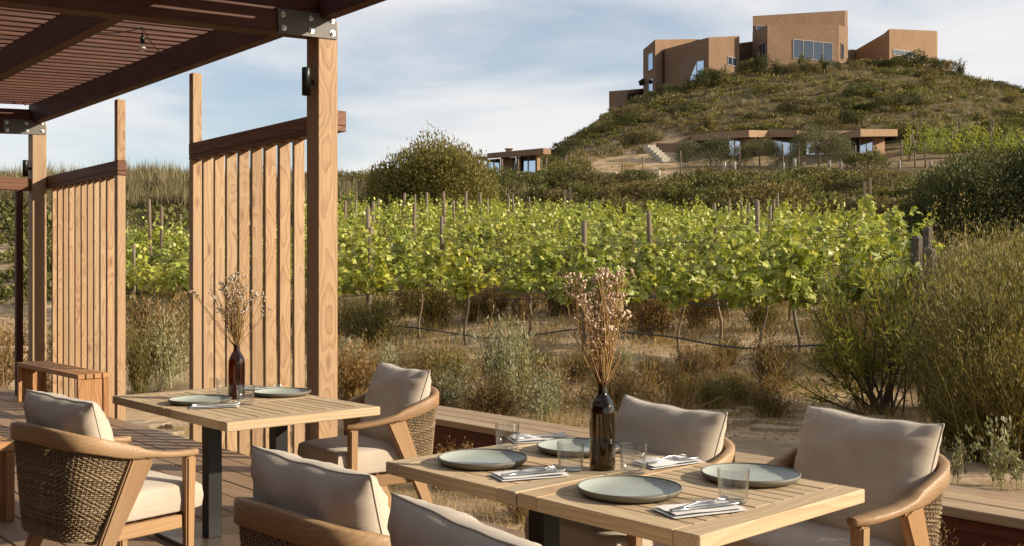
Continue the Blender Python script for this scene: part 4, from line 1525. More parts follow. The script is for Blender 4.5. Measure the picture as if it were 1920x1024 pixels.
def flowers(name, label, loc, seed, h=.30, spread=.24, heads=52):
    rg = np.random.default_rng(seed)
    t = thing(name, label, 'dried flowers', loc, 0)
    st, hd = Soup(), Soup()
    ico = np.array([(0, 0, 1), (.89, 0, .45), (.28, .85, .45), (-.72, .53, .45), (-.72, -.53, .45), (.28, -.85, .45), (.72, .53, -.45), (-.28, .85, -.45), (-.89, 0, -.45), (-.28, -.85, -.45), (.72, -.53, -.45), (0, 0, -1)])
    icf = np.array([(0, 1, 2), (0, 2, 3), (0, 3, 4), (0, 4, 5), (0, 5, 1), (1, 6, 2), (2, 7, 3), (3, 8, 4), (4, 9, 5), (5, 10, 1), (6, 7, 2), (7, 8, 3), (8, 9, 4), (9, 10, 5), (10, 6, 1), (11, 7, 6), (11, 8, 7), (11, 9, 8), (11, 10, 9), (11, 6, 10)])

    def head(p, r):
        # small ruffled everlasting head: a cup of bracts
        for q in range(rg.integers(3, 6)):
            o = rg.normal(0, r * .55, 3)
            k = r * rg.uniform(.45, .8)
            hd.add(p + o + ico * k * rg.uniform(.75, 1.2, (12, 1)), icf)
    for i in range(64):
        a = rg.uniform(0, 2 * PI)
        sp = abs(rg.normal(0, .26))
        L = h * rg.uniform(.45, 1.15)
        d = np.array([math.sin(sp) * math.cos(a), math.sin(sp) * math.sin(a), math.cos(sp)])
        b = np.array([rg.normal(0, .0045), rg.normal(0, .0045), -.05])
        cv = rg.normal(0, .035, 3); cv[2] = 0
        s = np.linspace(0, 1, 7)[:, None]
        P = b + d * (L + .05) * s + cv * s * (1 - s) * 2
        V, F = tube_np(P, np.linspace(.0021, .0011, 7), 4)
        st.add(V, F)
        if i < heads * .75:
            for m in range(rg.integers(2, 6)):
                k = P[-1] + rg.normal(0, .014, 3)
                V, F = tube_np([P[-2], (P[-2] + k) / 2 + .003, k], .0008, 3)
                st.add(V, F)
                head(k, rg.uniform(.0055, .0095))
        # side twigs with buds
        for m in range(rg.integers(2, 6)):
            q = rg.uniform(.35, .95)
            o = b + d * (L + .05) * q
            dd = unit(d + rg.normal(0, .6, 3)) * rg.uniform(.02, .07)
            V, F = tube_np([o, o + dd * .6 + [0, 0, .004], o + dd], .0008, 3)
            st.add(V, F)
            if rg.random() < .6: hd.add(o + dd + ico * rg.uniform(.0018, .0045), icf)
    a_ = put('stem', st.mesh('stem', M['dry_stem']), t); a_['kind'] = 'stuff'
    b_ = put('flower_head', hd.mesh('flower_head', M['dry_head']), t); b_['kind'] = 'stuff'
    return t


for lab, fl, px, py, me, sd in (
    ('dark brown wine bottle used as a vase on the screen table', 'dried pink everlastings in the bottle on the screen table', 443.5, 748, BOT_B, 5),
    ('dark green-brown wine bottle used as a vase on the foreground table', 'dried pink everlastings in the bottle on the foreground table', 1129.5, 880, BOT_G, 9)):
    q = on_table(px, py)
    tag(put('wine_bottle', me, None, q), lab, 'bottle', 'bottle vases')
    flowers('dried_flowers', fl, q + Vector((0, 0, .318)), sd)


def napkin_mesh(seed, peak=0.0):
    """folded cotton napkin: three loosely stacked layers, one corner puckered up"""
    rg = random.Random(seed)
    s = Soup()
    nx, ny = 22, 12
    for layer in range(2):
        Wd, D = .235 - .014 * layer, .125 - .016 * layer
        an = rg.uniform(-.06, .06)
        V = []
        for i in range(nx + 1):
            for j in range(ny + 1):
                x, y = (i / nx - .5) * Wd, (j / ny - .5) * D
                z = .0022 + layer * .0045 + (mnoise.noise((x * 9 + seed, y * 16, layer)) + 1) * .0020 * (1 + layer * .5)
                pk = math.exp(-abs((x + .05 + y * .8) / .022) - ((y - .015) / .05) ** 2) * peak * (.6 + .25 * layer)
                z += pk * (1 + .12 * mnoise.noise((x * 40, y * 40, seed)))
                V.append((x * math.cos(an) - y * math.sin(an) + layer * .004, x * math.sin(an) + y * math.cos(an), z))
        i = np.arange(nx)[:, None] * (ny + 1); j = np.arange(ny)[None]
        F = np.stack([i + j, i + ny + 1 + j, i + ny + 2 + j, i + j + 1], -1).reshape(-1, 4)
        s.add(V, F)
    return s.mesh('napkin', M['napkin'], True)


def fork_mesh():
    s = Soup()
    def slab(pts, w, th):
        P = np.array(pts, float)
        w = np.full(len(P), w) if np.isscalar(w) else np.array(w)
        V = []
        for p, ww in zip(P, w):
            for a, b in ((-1, -1), (1, -1), (1, 1), (-1, 1)): V.append((p[0], p[1] + a * ww / 2, p[2] + b * th / 2))
        n = len(P)
        i = np.arange(n - 1)[:, None] * 4; j = np.arange(4)[None]
        F = np.stack([i + j, i + (j + 1) % 4, i + 4 + (j + 1) % 4, i + 4 + j], -1).reshape(-1, 4)
        s.add(V, np.vstack([F, [[0, 1, 2, 3]], [[4 * n - 4, 4 * n - 3, 4 * n - 2, 4 * n - 1]]]))
    slab([(-.10, 0, .002), (-.06, 0, .004), (-.01, 0, .010), (.03, 0, .009), (.045, 0, .006), (.055, 0, .005)], [.013, .011, .006, .007, .016, .023], .002)
    for k in range(4):
        y = (k - 1.5) * .0065
        slab([(.055, y, .005), (.075, y, .004), (.095, y * .93, .009)], [.0038, .0034, .0022], .0018)
    return s.mesh('fork', M['cutlery'], True)


def knife_mesh():
    s = Soup()
    P = [(-.115, .007, .004), (-.06, .0065, .0035), (-.005, .0045, .003), (.0, .0095, .0015), (.06, .0100, .0012), (.095, .0085, .0011), (.112, .003, .001)]
    V = []
    for x, w, t in P:
        for a, b in ((-1, -1), (1, -1), (1, 1), (-1, 1)): V.append((x, a * w, .004 + b * t))
    n = len(P)
    i = np.arange(n - 1)[:, None] * 4; j = np.arange(4)[None]
    F = np.stack([i + j, i + (j + 1) % 4, i + 4 + (j + 1) % 4, i + 4 + j], -1).reshape(-1, 4)
    s.add(V, np.vstack([F, [[0, 1, 2, 3]], [[4 * n - 4, 4 * n - 3, 4 * n - 2, 4 * n - 1]]]))
    return s.mesh('knife', M['cutlery'], True)


FORK_ME, KNIFE_ME = fork_mesh(), knife_mesh()
for k, (where, px, py, rot, peak, flip) in enumerate((
    ('near side of the screen table', 402, 763, .25, .0, 0), ('back of the screen table', 490, 730.5, .1, .010, 1),
    ('front left of the foreground table', 993, 893, .42, .0, 0), ('back left of the foreground table', 1012, 826, .25, .024, 1),
    ('right of the bottle on the foreground table', 1252, 870, .55, .022, 1), ('near right corner of the foreground table', 1311, 958, .45, .004, 0))):
    q = on_table(px, py)
    tag(put('napkin', napkin_mesh(k + 2, peak), None, q, (0, 0, rot)), 'folded white napkin, ' + where, 'napkin', 'napkins')
    e = Vector((math.cos(rot), math.sin(rot), 0)); nrm = Vector((-e.y, e.x, 0))
    tag(put('fork', FORK_ME, None, q + nrm * .012 + e * .015 + Vector((0, 0, .0135)), (0, -.03, rot + .12)), 'steel fork on the napkin, ' + where, 'fork', 'forks')
    tag(put('knife', KNIFE_ME, None, q - nrm * .020 + e * .012 + Vector((0, 0, .0115)), (0, -.02, rot - .05)), 'steel knife on the napkin, ' + where, 'knife', 'knives')

# ---------------------------------------------------------------- vineyard
def vine_foliage(name, seed, near=True, n=330):
    """one vine's shoots rising from the cordon, local x along the row; origin on the ground"""
    rg = np.random.default_rng(seed)
    # leafy clumps along the shoots; each clump is lit on one side and dark on the other
    sh = 7
    bx = np.linspace(-.60, .60, sh) + rg.normal(0, .06, sh)
    bx = np.where(rg.random(sh) < .25, bx * .6, bx)
    top = rg.choice([.12, .3, .6, .85, 1.1], sh) * rg.uniform(.85, 1.1, sh)
    top[rg.integers(0, sh)] *= .5
    cl = []
    for q in range(sh):
        m = 2 + int(top[q] * 4.5)
        ly = rg.normal(0, .13)
        for w in range(m):
            f = w / max(1, m - 1)
            cl.append((bx[q] + rg.normal(0, .06), ly * f + rg.normal(0, .10), 1.10 + top[q] * .92 * f + rg.normal(0, .04), rg.uniform(.11, .19) * (1 - .35 * f)))
    cl = np.array(cl)
    k = rg.choice(len(cl), n, p=cl[:, 3] ** 2 / (cl[:, 3] ** 2).sum())
    t = (cl[k, 2] - 1.1)
    dd = sph_dirs(n, rg, -.85)
    P = cl[k, :3] + dd * (cl[k, 3] * rg.uniform(.55, 1.1, n))[:, None]
    out = unit(dd + np.array([0, 0, .35]) + rg.normal(0, .24, (n, 3)))
    D = unit(np.stack([rg.normal(0, .6, n), rg.normal(0, .6, n), rg.uniform(-1.1, .1, n)], -1) + dd * .4)
    s = Soup()
    L = rg.uniform(.085, .17, n) * (1 - .3 * np.clip(t, 0, 1))
    if near:
        s.add(*vine_leaves(P, D, out, L))
    else:
        s.add(*leaf_quads(P, D, out, L * 1.15, L * 1.05, .1))
    return s.mesh(name, M['vine'])


def vine_wood(seed):
    rg = np.random.default_rng(seed)
    s = np.linspace(0, 1, 9)[:, None]
    P = np.array([0, 0, -.1]) + np.array([rg.normal(0, .05), rg.normal(0, .05), 1.12]) * s + np.stack([.035 * np.sin(s[:, 0] * 7 + seed), .03 * np.cos(s[:, 0] * 6 + seed), 0 * s[:, 0]], -1)
    tr = tube_np(P, np.linspace(.03, .02, 9) * rg.uniform(.8, 1.1), 6)
    t = np_mesh('trunk', tr[0], tr[1], M['bark'], True)
    sp = Soup()
    for d in (-1, 1):
        x = np.linspace(0, .86, 9)
        Q = P[-1] + np.stack([d * x, .02 * np.sin(x * 9 + seed), .03 * np.sin(x * 5 + seed) + .05 * np.minimum(x * 4, 1) - .03], -1)
        sp.add(*tube_np(Q, np.linspace(.019, .010, 9), 5))
    for i in range(12):
        x0 = rg.uniform(-.75, .75)
        b = np.array([x0, 0, 1.02]); e = b + [rg.normal(0, .12), rg.normal(0, .1), rg.uniform(.4, .9)]
        sp.add(*tube_np([b, (b + e) / 2 + rg.normal(0, .03, 3), e], [.005, .004, .002], 3))
    return t, sp.mesh('cordon', M['bark'], True)


NEAR_F = [vine_foliage('foliage', s, True, n) for s, n in ((1, 380), (2, 440), (3, 320), (4, 400))]
FAR_F = [vine_foliage('foliage', s, False, n) for s, n in ((11, 300), (12, 260), (13, 320))]
WOODS = [vine_wood(s) for s in (1, 2, 3)]
ROW0, ROWD, NROW = 11.35, 2.42, 12
rng = random.Random(5)
VIN = thing
POSTS = [tube_mesh('vineyard_post', [(0, 0, -.3), (.004, .003, .7), (0, 0, 1.5), (.003, -.004, 2.12)], [.05, .048, .046, .043], M['post'], 8)]


def vpost(p, hgt, lean, lab, rad=1.0, group='posts of the vineyard rows', mat_me=None):
    o = put('vineyard_post', mat_me or POSTS[0], None, p, (rng.gauss(0, lean), rng.gauss(0, lean), rng.uniform(0, 6)), (rad, rad, hgt / 2.12))
    return tag(o, lab, 'post', group)


ORD = 'first second third fourth fifth sixth seventh eighth ninth tenth eleventh twelfth thirteenth fourteenth fifteenth sixteenth seventeenth eighteenth nineteenth twentieth twenty-first twenty-second twenty-third twenty-fourth twenty-fifth'.split()
row_words = ['front row nearest the deck', 'second row', 'third row', 'fourth row'] + ['rows farther up the slope'] * 20
for r in range(NROW):
    v = ROW0 + ROWD * r
    uR = -.52 * v - .2 + rng.uniform(-.3, .3)
    # left end of the row: the front rows run on behind the screens
    pxl = 170 if r < 2 else (250 if r == 2 else 560)
    uL = None
    t = (pxl - 960) / F_PX
    uL = -(BV[0] - t * BV[1]) * v / (AU[0] - t * AU[1])
    if r >= 3: uL = max(uL, -50)
    u = uR
    k = 0
    first = True
    while u > uL:
        k += 1
        p = UV(u + rng.uniform(-.1, .1), v + rng.uniform(-.08, .08))
        px = 960 + F_PX * p.x / p.y
        p.z = hz(p.x, p.y)
        if p.y < 62:
            vn = thing('grapevine', ('leafy green grapevine, ' + ORD[k - 1] + ' from the right end of the front row') if r == 0 else 'leafy green grapevine with twisted trunk in the ' + row_words[r] + ' of the vineyard', 'grapevine', p, RZ + rng.choice((0, PI)) + rng.uniform(-.06, .06), 'vines of the ' + row_words[r])
            tk, cd = WOODS[rng.randrange(3)]
            put('trunk', tk, vn)
            put('cordon', cd, vn)
            s = rng.uniform(.82, 1.12)
            f = put('foliage', (NEAR_F if r < 3 and p.y < 26 else FAR_F)[rng.randrange(3)], vn, (0, 0, 1.03 * (1 - s)), (0, 0, 0), (rng.uniform(.9, 1.1), s, s))
            f['kind'] = 'stuff'
        u -= 1.52 + (0.15 if r > 6 else 0)
    # posts
    u = uR - 4.3 + (0.6 if r == 0 else rng.uniform(-2, 2))
    if r == 0: u = -10.9
    while u > uL:
        p = UV(u, v + .1)
        p.z = hz(p.x, p.y)
        if p.y < 62: vpost(p, rng.uniform(2.0, 2.35) + (.2 if r > 1 else 0), .035, 'grey round timber post standing in the ' + row_words[r] + ' of the vineyard', rng.uniform(.85, 1.15), 'posts of the ' + row_words[r])
        u -= 6.1 if r < 2 else 13.0
    # wires and cordon wire of the row
    ws = Soup()
    for hw in ((1.02, 1.45, 1.8) if r < 4 else (1.02,)):
        uu = np.linspace(uR + (0 if r else 0.5), uL, 24)
        P = []
        for a in uu:
            q = UV(a, v + .02)
            P.append((q.x, q.y, hz(q.x, q.y) + hw))
        ws.add(*tube_np(P, .004 if r < 3 else .006, 4))
    tag(put('trellis_wire', ws.mesh('trellis_wire', M['wire'])), 'thin trellis wires strung along the ' + row_words[r], 'wire', 'trellis wires')

# leaning line posts standing above the far left vines
for px, y, top in ((645, 40, 376), (707, 37, 373), (758, 38, 362), (799, 38, 361), (836, 36, 359), (872, 36, 358), (906, 38, 361), (284, 34, 374), (301, 36, 388), (693, 27, 387), (772, 29, 383)):
    x = (px - 960) / F_PX * y
    z0 = hz(x, y)
    zt = CAM_H + (520 - top) / F_PX * y
    vpost((x, y, z0), min(max(zt - z0, 1.8), 3.3), .03, 'tall grey leaning post at the upper left edge of the vineyard', 1.25, 'leaning posts at the vineyard edge')

# weathered strainer posts at the right end of the front row
for lab, px, y, top, w in (('thick silvered strainer post, tallest of the cluster at the vineyard corner', 1732, 12.2, 424, .12), ('thick silvered strainer post leaning in the middle of the corner cluster', 1716, 11.7, 442, .13), ('short thick silvered post at the right of the corner cluster', 1744, 11.4, 466, .13)):
    x = (px - 960) / F_PX * y
    z0 = hz(x, y) - .3
    H = CAM_H + (520 - top) / F_PX * y - z0
    o = put('strainer_post', box_mesh(H, w * .9, w, M['old_post'], .034, 'strainer_post'), None, (x, y, z0 + H / 2), (0, -PI / 2 + rng.uniform(-.06, .06), rng.uniform(.2, .8)))
    tag(o, lab, 'post', 'strainer posts at the vineyard corner')

# drip hoses looping along the front row
for lab, v, pts in (('black irrigation hose sagging low along the front vine row', 10.9, ((560, 604), (640, 608), (760, 613), (830, 622), (905, 633), (960, 633), (1010, 627), (1075, 618), (1110, 618), (1170, 623), (1260, 632), (1330, 645), (1400, 653), (1470, 650), (1560, 646))),
                   ('second black irrigation hose lying behind the front vines', 13.4, ((640, 556), (760, 552), (860, 561), (960, 562), (1100, 558), (1200, 556), (1330, 572), (1440, 566), (1530, 550), (1600, 552), (1650, 570)))):
    P = []
    for px, py in pts:
        t = (px - 960) / F_PX
        y = v / (t * BV[0] + BV[1])
        P.append((t * y, y, CAM_H + (520 - py) / F_PX * y, 0, 0))
    C = catmull(P, 70)[:, :3]
    tag(put('irrigation_hose', tube_mesh('irrigation_hose', C, .0135 if v < 12 else .012, M['hose'], 6)), lab, 'hose')

# ---------------------------------------------------------------- garden plants between the deck and the vines
FYN = [fynbos_bush('foliage', M['fynbos'], 20 + i, 110, 30, 1.0, .42) for i in range(3)]
FYNB = [fynbos_bush('foliage', M['fynbos_brown'], 30 + i, 110, 22, 1.0, .48) for i in range(3)]
GREY = [fynbos_bush('foliage', M['grey_leaf'], 40 + i, 60, 34, 1.0, .40, .03, .34, .2) for i in range(2)]
TWIG = [fynbos_bush('foliage', M['fynbos_brown'], 50 + i, 46, 12, 1.0, .62, .03, .3, .2) for i in range(2)]
TALL = [fynbos_bush('foliage', M['heath_green'], 60 + i, 230, 52, 1.0, .32, .019, .17, .5) for i in range(3)]


def plant(name, me, px, y, h, wd, lab, cat='shrub', group=None, sink=.02, dx=0):
    x = (px - 960) / F_PX * y
    p = thing(name, lab, cat, (x, y, hz(x, y) - sink), rng.uniform(0, 6.28), group)
    f = put('foliage', me, p, (0, 0, 0), (0, 0, 0), (wd, wd, h))
    f['kind'] = 'stuff'
    return p


G1 = 'olive-brown heath bushes under the front vines'
for px, py, top in ((705, 640, 552), (815, 640, 540), (925, 640, 548), (985, 640, 560), (1215, 640, 545), (1345, 640, 575), (1450, 632, 565), (660, 640, 566), (760, 628, 556), (870, 625, 560), (1075, 635, 560), (1140, 625, 565), (1275, 628, 562), (1400, 622, 560), (1520, 630, 560)):
    y = F_PX * CAM_H / (py - 520)
    plant('heath_bush', rng.choice(FYN + FYNB[:1]), px, y, (py - top) / F_PX * y * 1.05, (py - top) / F_PX * y * rng.uniform(1.0, 1.35), 'olive-brown heath bush fanning up beneath the front vines', 'shrub', G1)
G2 = 'olive-brown heath bushes between the vine rows'
for i in range(60):
    y = rng.uniform(17, 33)
    px = rng.uniform(240, 1640)
    h = rng.uniform(.6, 1.15)
    plant('heath_bush', rng.choice(FYN + FYNB), px, y, h, h * 1.2, 'olive-brown heath bush growing between the vine rows', 'shrub', G2)
# near garden, each with its own place
plant('silver_shrub', GREY[0], 938, 10.2, .92, .75, 'feathery silver-green shrub in the dry garden left of the tall dried flowers', 'shrub')
plant('silver_shrub', GREY[1], 972, 10.5, .80, .62, 'smaller silver-green shrub touching the feathery one', 'shrub')
plant('silver_shrub', GREY[1], 727, 11.2, .62, .5, 'pale silver-green shrub just right of the thick post', 'shrub')
plant('silver_shrub', GREY[0], 312, 12.4, .95, .72, 'pale silver-green shrub seen between the two louvred screens', 'shrub')
plant('yellow_shrub', FYN[1], 262, 12.2, .92, .55, 'yellowish wispy shrub beside the farther screen, left of the silver shrub', 'shrub')
plant('heath_bush', FYNB[0], 298, 15.5, 1.15, 1.5, 'dark brown heath mound behind the silver shrub between the screens', 'shrub')
plant('twiggy_shrub', FYNB[1], 668, 10.7, .72, .95, 'reddish-brown dry shrub hugging the thick post', 'shrub')
plant('twiggy_shrub', TWIG[0], 1040, 9.5, .62, .9, 'dry twiggy shrub below the brown bottle flowers at left', 'shrub')
plant('twiggy_shrub', TWIG[1], 1115, 9.6, .50, .8, 'dry twiggy shrub directly behind the foreground bottle', 'shrub')
plant('twiggy_shrub', TWIG[0], 1265, 9.6, .85, .9, 'dark bare-stemmed shrub above the cushion behind the bottle', 'shrub')
plant('twiggy_shrub', TWIG[1], 1215, 11.0, .7, .7, 'thin dry shrub standing before the vine trunks', 'shrub')
plant('heath_bush', FYN[0], 842, 11.4, .55, .7, 'low olive shrub left of the silver shrub', 'shrub')
plant('heath_bush', FYNB[2], 1450, 11.4, .78, .8, 'brown heath clump at the left foot of the willow-leaved shrub', 'shrub')
G3 = 'small dry shrubs in the sandy garden'
for i in range(92):
    y = rng.uniform(8.9, 14.4)
    px = rng.uniform(620, 1480)
    h = rng.uniform(.22, .5)
    plant('dry_shrub', rng.choice(TWIG + FYNB + FYN[:1] + GREY[:1]), px, y, h, h * 1.3, 'small dry shrub scattered on the sandy garden floor', 'shrub', G3)
for i in range(10):
    y = rng.uniform(11.0, 20)
    px = rng.uniform(-60, 350)
    h = rng.uniform(.4, .95)
    plant('dry_shrub', rng.choice(FYNB + FYN + GREY[:1]), px, y, h, h * 1.3, 'dry shrub seen through the screens at the left', 'shrub', 'shrubs seen through the screens')

# tall wispy heath bank at the right
G4 = 'tall wispy heath clumps of the right-hand bank'
for px, y, h, wd in ((1810, 8.4, 1.30, 1.1), (1855, 7.7, 1.42, 1.2), (1930, 7.4, 1.5, 1.35), (2020, 7.4, 1.45, 1.3), (1770, 9.8, 1.45, 1.25), (1840, 9.6, 1.6, 1.4), (1910, 9.2, 1.72, 1.5), (2000, 9.0, 1.6, 1.4), (1790, 11.6, 1.5, 1.3), (1860, 11.8, 1.7, 1.5), (1940, 11.6, 1.75, 1.5), (1820, 14.0, 1.5, 1.5), (1900, 14.5, 1.6, 1.6), (1980, 14, 1.6, 1.6), (1760, 13.5, 1.2, 1.3), (1870, 17, 1.4, 1.8), (1790, 17.5, 1.3, 1.6), (1950, 18, 1.4, 1.8), (1840, 7.1, .85, .8), (1900, 6.8, .95, .9), (1980, 6.7, 1.0, 1.0), (1800, 7.6, .7, .6)):
    plant('tall_heath', rng.choice(TALL), px, y, h, wd * rng.uniform(.9, 1.1), 'tall wispy olive heath clump on the right behind the low plank bench', 'shrub', G4)
for px, y, h in ((1690, 16, .9), (1640, 18, .8), (1700, 20, .9), (1750, 22, 1.0), (1600, 15, .7), (1660, 13.2, .6), (1840, 22, 1.2), (1900, 24, 1.3), (1560, 13.5, .6), (1620, 11.8, .55)):
    plant('heath_bush', rng.choice(FYN + FYNB), px, y, h, h * 1.4, 'olive heath bush at the right edge of the vineyard', 'shrub', 'heath at the right edge of the vineyard')
# little flowering stalks by the end of the bench
for px, y, h, lab in ((1788, 6.3, .30, 'small green sprig behind the bench, left of the flowering one'), (1880, 6.15, .42, 'pale flowering sprig behind the right end of the bench'), (1905, 6.1, .26, 'low pale flowering tuft at the right frame edge behind the bench'), (1868, 6.2, .22, 'low creamy flowering tuft beside the taller sprig')):
    plant('flowering_sprig', fynbos_bush('foliage', M['grey_leaf'], int(px), 9, 34, 1.0, .22, .05, .4, .2), px, y, h, h * 1.1, lab, 'plant')

# willow-leaved shrub
rg = np.random.default_rng(77)
wsx, wsy = (1655 - 960) / F_PX * 9.4, 9.4
sh = thing('willow_leaved_shrub', 'open many-stemmed shrub with narrow bright green leaves behind the right armchair', 'shrub', (wsx, wsy, hz(wsx, wsy)))
st, lf = Soup(), []
for i in range(30):
    a = rg.uniform(0, 2 * PI)
    tl = abs(rg.normal(.45, .28))
    L = rg.uniform(.8, 1.65) * (1 - .2 * min(tl, 1))
    d = np.array([math.sin(tl) * math.cos(a) * 1.25 - .12, math.sin(tl) * math.sin(a), math.cos(tl)])
    s = np.linspace(0, 1, 9)[:, None]
    b = np.append(rg.normal(0, .06, 2), -.02)
    P = b + d * L * s + rg.normal(0, .1, 3) * s * (1 - s) * 2 + np.array([0, 0, .18]) * s ** 2 * L * math.sin(tl)
    st.add(*tube_np(P, np.linspace(.013, .003, 9), 4))
    ends = [(P, .30, 40)]
    for m in range(5):
        q = rg.uniform(.3, .85)
        o = b + d * L * q
        dd = unit(d + rg.normal(0, .55, 3) + np.array([0, 0, .3])) * rg.uniform(.2, .5)
        Q = o + dd * np.linspace(0, 1, 5)[:, None] + np.array([0, 0, .03]) * np.linspace(0, 1, 5)[:, None] ** 2
        st.add(*tube_np(Q, np.linspace(.005, .0018, 5), 3))
        ends.append((Q, .15, 19))
    for Q, t0, nn in ends:
        t = rg.uniform(t0, 1, nn)
        i0 = np.minimum((t * (len(Q) - 1)).astype(int), len(Q) - 2)
        fr = (t * (len(Q) - 1) - i0)[:, None]
        C = Q[i0] * (1 - fr) + Q[i0 + 1] * fr
        ax = unit(Q[i0 + 1] - Q[i0])
        D = unit(ax + rg.normal(0, .6, (nn, 3)))
        lf.append((C, D))
C = np.concatenate([c for c, _ in lf]); D = np.concatenate([d for _, d in lf])
L = rg.uniform(.05, .115, len(C))
s2 = Soup(); s2.add(*leaf_quads(C, D, rg.normal(size=C.shape), L, L * .17, .1))
put('stem', st.mesh('stem', M['stem'], True), sh)['kind'] = 'stuff'
put('foliage', s2.mesh('foliage', M['willow']), sh)['kind'] = 'stuff'

# tall dry stalks standing against the dark bush
for px, y, n, h in ((1815, 20, 7, 1.7), (1875, 19, 10, 2.0), (1905, 18, 8, 2.1), (1770, 22, 6, 2.1), (1745, 22.5, 4, 2.3)):
    plant('dry_stalks', fynbos_bush('foliage', M['straw'], int(px) + 7, n, 60, 1.0, .28, .012, .35, .5), px, y, h, h, 'tall pale dry stalks standing in front of the dark bush at right', 'plant', 'pale dry stalks by the dark bush')

# flat stones of the garden path
path = put('stone_path', None)
tag(path, kind='structure')


def flat_stone(px, py, w, d, seed):
    r = random.Random(seed)
    y = F_PX * CAM_H / (py - 520)
    x = (px - 960) / F_PX * y
    bm = bmesh.new()
    n = r.randint(6, 9)
    pts = [(math.cos(2 * PI * i / n + r.uniform(-.2, .2)) * w / 2 * r.uniform(.8, 1.1), math.sin(2 * PI * i / n + r.uniform(-.2, .2)) * d / 2 * r.uniform(.8, 1.1)) for i in range(n)]
    prism_bm(bm, pts, -.06, [.035 + r.uniform(-.008, .012) for _ in pts])
    bmesh.ops.bevel(bm, geom=list(bm.edges), offset=.008, segments=1, affect='EDGES')
    put('flat_stone', bm_mesh('flat_stone', bm, M['stone']), path, (x, y, hz(x, y)), (r.uniform(-.04, .04), r.uniform(-.04, .04), r.uniform(-.4, .4)))


for i, (px, py, w, d) in enumerate(((1352, 772, .42, .25), (1395, 768, .30, .2), (1440, 770, .38, .2), (1480, 772, .42, .22), (1372, 786, .55, .35), (1425, 784, .5, .4), (1475, 790, .6, .3), (1335, 793, .4, .25), (1520, 783, .5, .3), (1545, 772, .4, .25), (1300, 775, .3, .2), (1060, 758, .3, .18), (1125, 772, .35, .2), (1005, 772, .25, .16), (905, 770, .22, .12), (1570, 792, .5, .3), (1450, 801, .5, .25),
                                   (285, 775, .35, .3), (300, 790, .5, .3), (255, 772, .3, .25), (325, 798, .35, .28), (270, 803, .4, .3), (335, 778, .3, .2), (1620, 790, .5, .3))):
    flat_stone(px, py, w, d, i)

# pebbles and clods on the bare soil
rg = np.random.default_rng(21)
oct_v = np.array([(1, 0, 0), (0, 1, 0), (-1, 0, 0), (0, -1, 0), (0, 0, .7), (0, 0, -.7)], float)
oct_f = np.array([(0, 1, 4), (1, 2, 4), (2, 3, 4), (3, 0, 4), (1, 0, 5), (2, 1, 5), (3, 2, 5), (0, 3, 5)])
n = 5200
ppx = rg.uniform(-200, 1900, n); py_ = 8.0 * (20 / 8.0) ** rg.random(n)
X_, Y_ = (ppx - 960) / F_PX * py_, py_
ok = X_ * BV[0] + Y_ * BV[1] > 5.45
X_, Y_ = X_[ok], Y_[ok]
n = len(X_)
size = np.exp(rg.normal(-4.35, .6, n))
VV = oct_v[None] * size[:, None, None] * rg.uniform(.6, 1.4, (n, 6, 1))
an = rg.uniform(0, 6.28, n)
VX = VV[..., 0] * np.cos(an)[:, None] - VV[..., 1] * np.sin(an)[:, None] + X_[:, None]
VY = VV[..., 0] * np.sin(an)[:, None] + VV[..., 1] * np.cos(an)[:, None] + Y_[:, None]
VZ = VV[..., 2] + height(X_, Y_)[:, None]
g = Soup(); g.add(np.stack([VX, VY, VZ], -1).reshape(-1, 3), ((np.arange(n) * 6)[:, None, None] + oct_f[None]).reshape(-1, 3))
tag(put('pebbles', g.mesh('pebbles', M['stone'])), 'pebbles and clods strewn over the sandy soil', 'pebbles', None, 'stuff')

# dry grass of the garden and of the rows
rg = np.random.default_rng(3)


def spread_pts(n, px0, px1, y0, y1, power=1.0):
    px = rg.uniform(px0, px1, n)
    y = y0 * (y1 / y0) ** (rg.random(n) ** power)
    x = (px - 960) / F_PX * y
    P = np.stack([x, y, 0 * x], -1)
    v = x * BV[0] + y * BV[1]
    return P[(v > 5.45)]


g = Soup()
P = spread_pts(3000, -250, 2150, 8.2, 17)
dens = np.sin(P[:, 0] * 1.1 + 2) * np.sin(P[:, 1] * .9 + P[:, 0] * .5) + rg.normal(0, .5, len(P)) > -.15
P = P[dens]
v, f4, f3 = scatter_blades(P, 20, .21, .0045, .55, rg, .10)
g.add(v, f4); g.F.setdefault(3, []).append(f3)
n0 = g.n
P = spread_pts(1500, 200, 1900, 17, 34)
v, f4, f3 = scatter_blades(P, 16, .32, .012, .5, rg, .18)
g.add(v, f4); g.F.setdefault(3, []).append(f3 + n0)
tag(put('grass', g.mesh('grass', M['straw'])), 'dry straw-coloured grass on the sandy ground', 'grass', None, 'stuff')
# the gap between the deck and the low bench
P = np.stack([np.array(UV(a, b)) for a, b in zip(rg.uniform(-9, 1, 420), rg.uniform(3.75, 4.75, 420))])
v, f4, f3 = scatter_blades(P, 16, .13, .004, .6, rg, .07)
g = Soup(); g.add(v, f4); g.F.setdefault(3, []).append(f3)
tag(put('grass', g.mesh('grass', M['straw'])), 'sparse dry grass in the strip between deck and low bench', 'grass', None, 'stuff')
for i in range(14):
    q = UV(-5.2 + .35 * i + rng.uniform(-.15, .15), rng.uniform(3.9, 4.5))
    t = thing('dry_shrub', 'small dry shrub in the strip between the deck and the low bench', 'shrub', (q.x, q.y, hz(q.x, q.y)), rng.uniform(0, 6), 'small dry shrubs beside the deck')
    h = rng.uniform(.18, .36)
    put('foliage', rng.choice(TWIG + FYNB), t, (0, 0, 0), (0, 0, 0), (h * 1.3, h * 1.3, h))['kind'] = 'stuff'

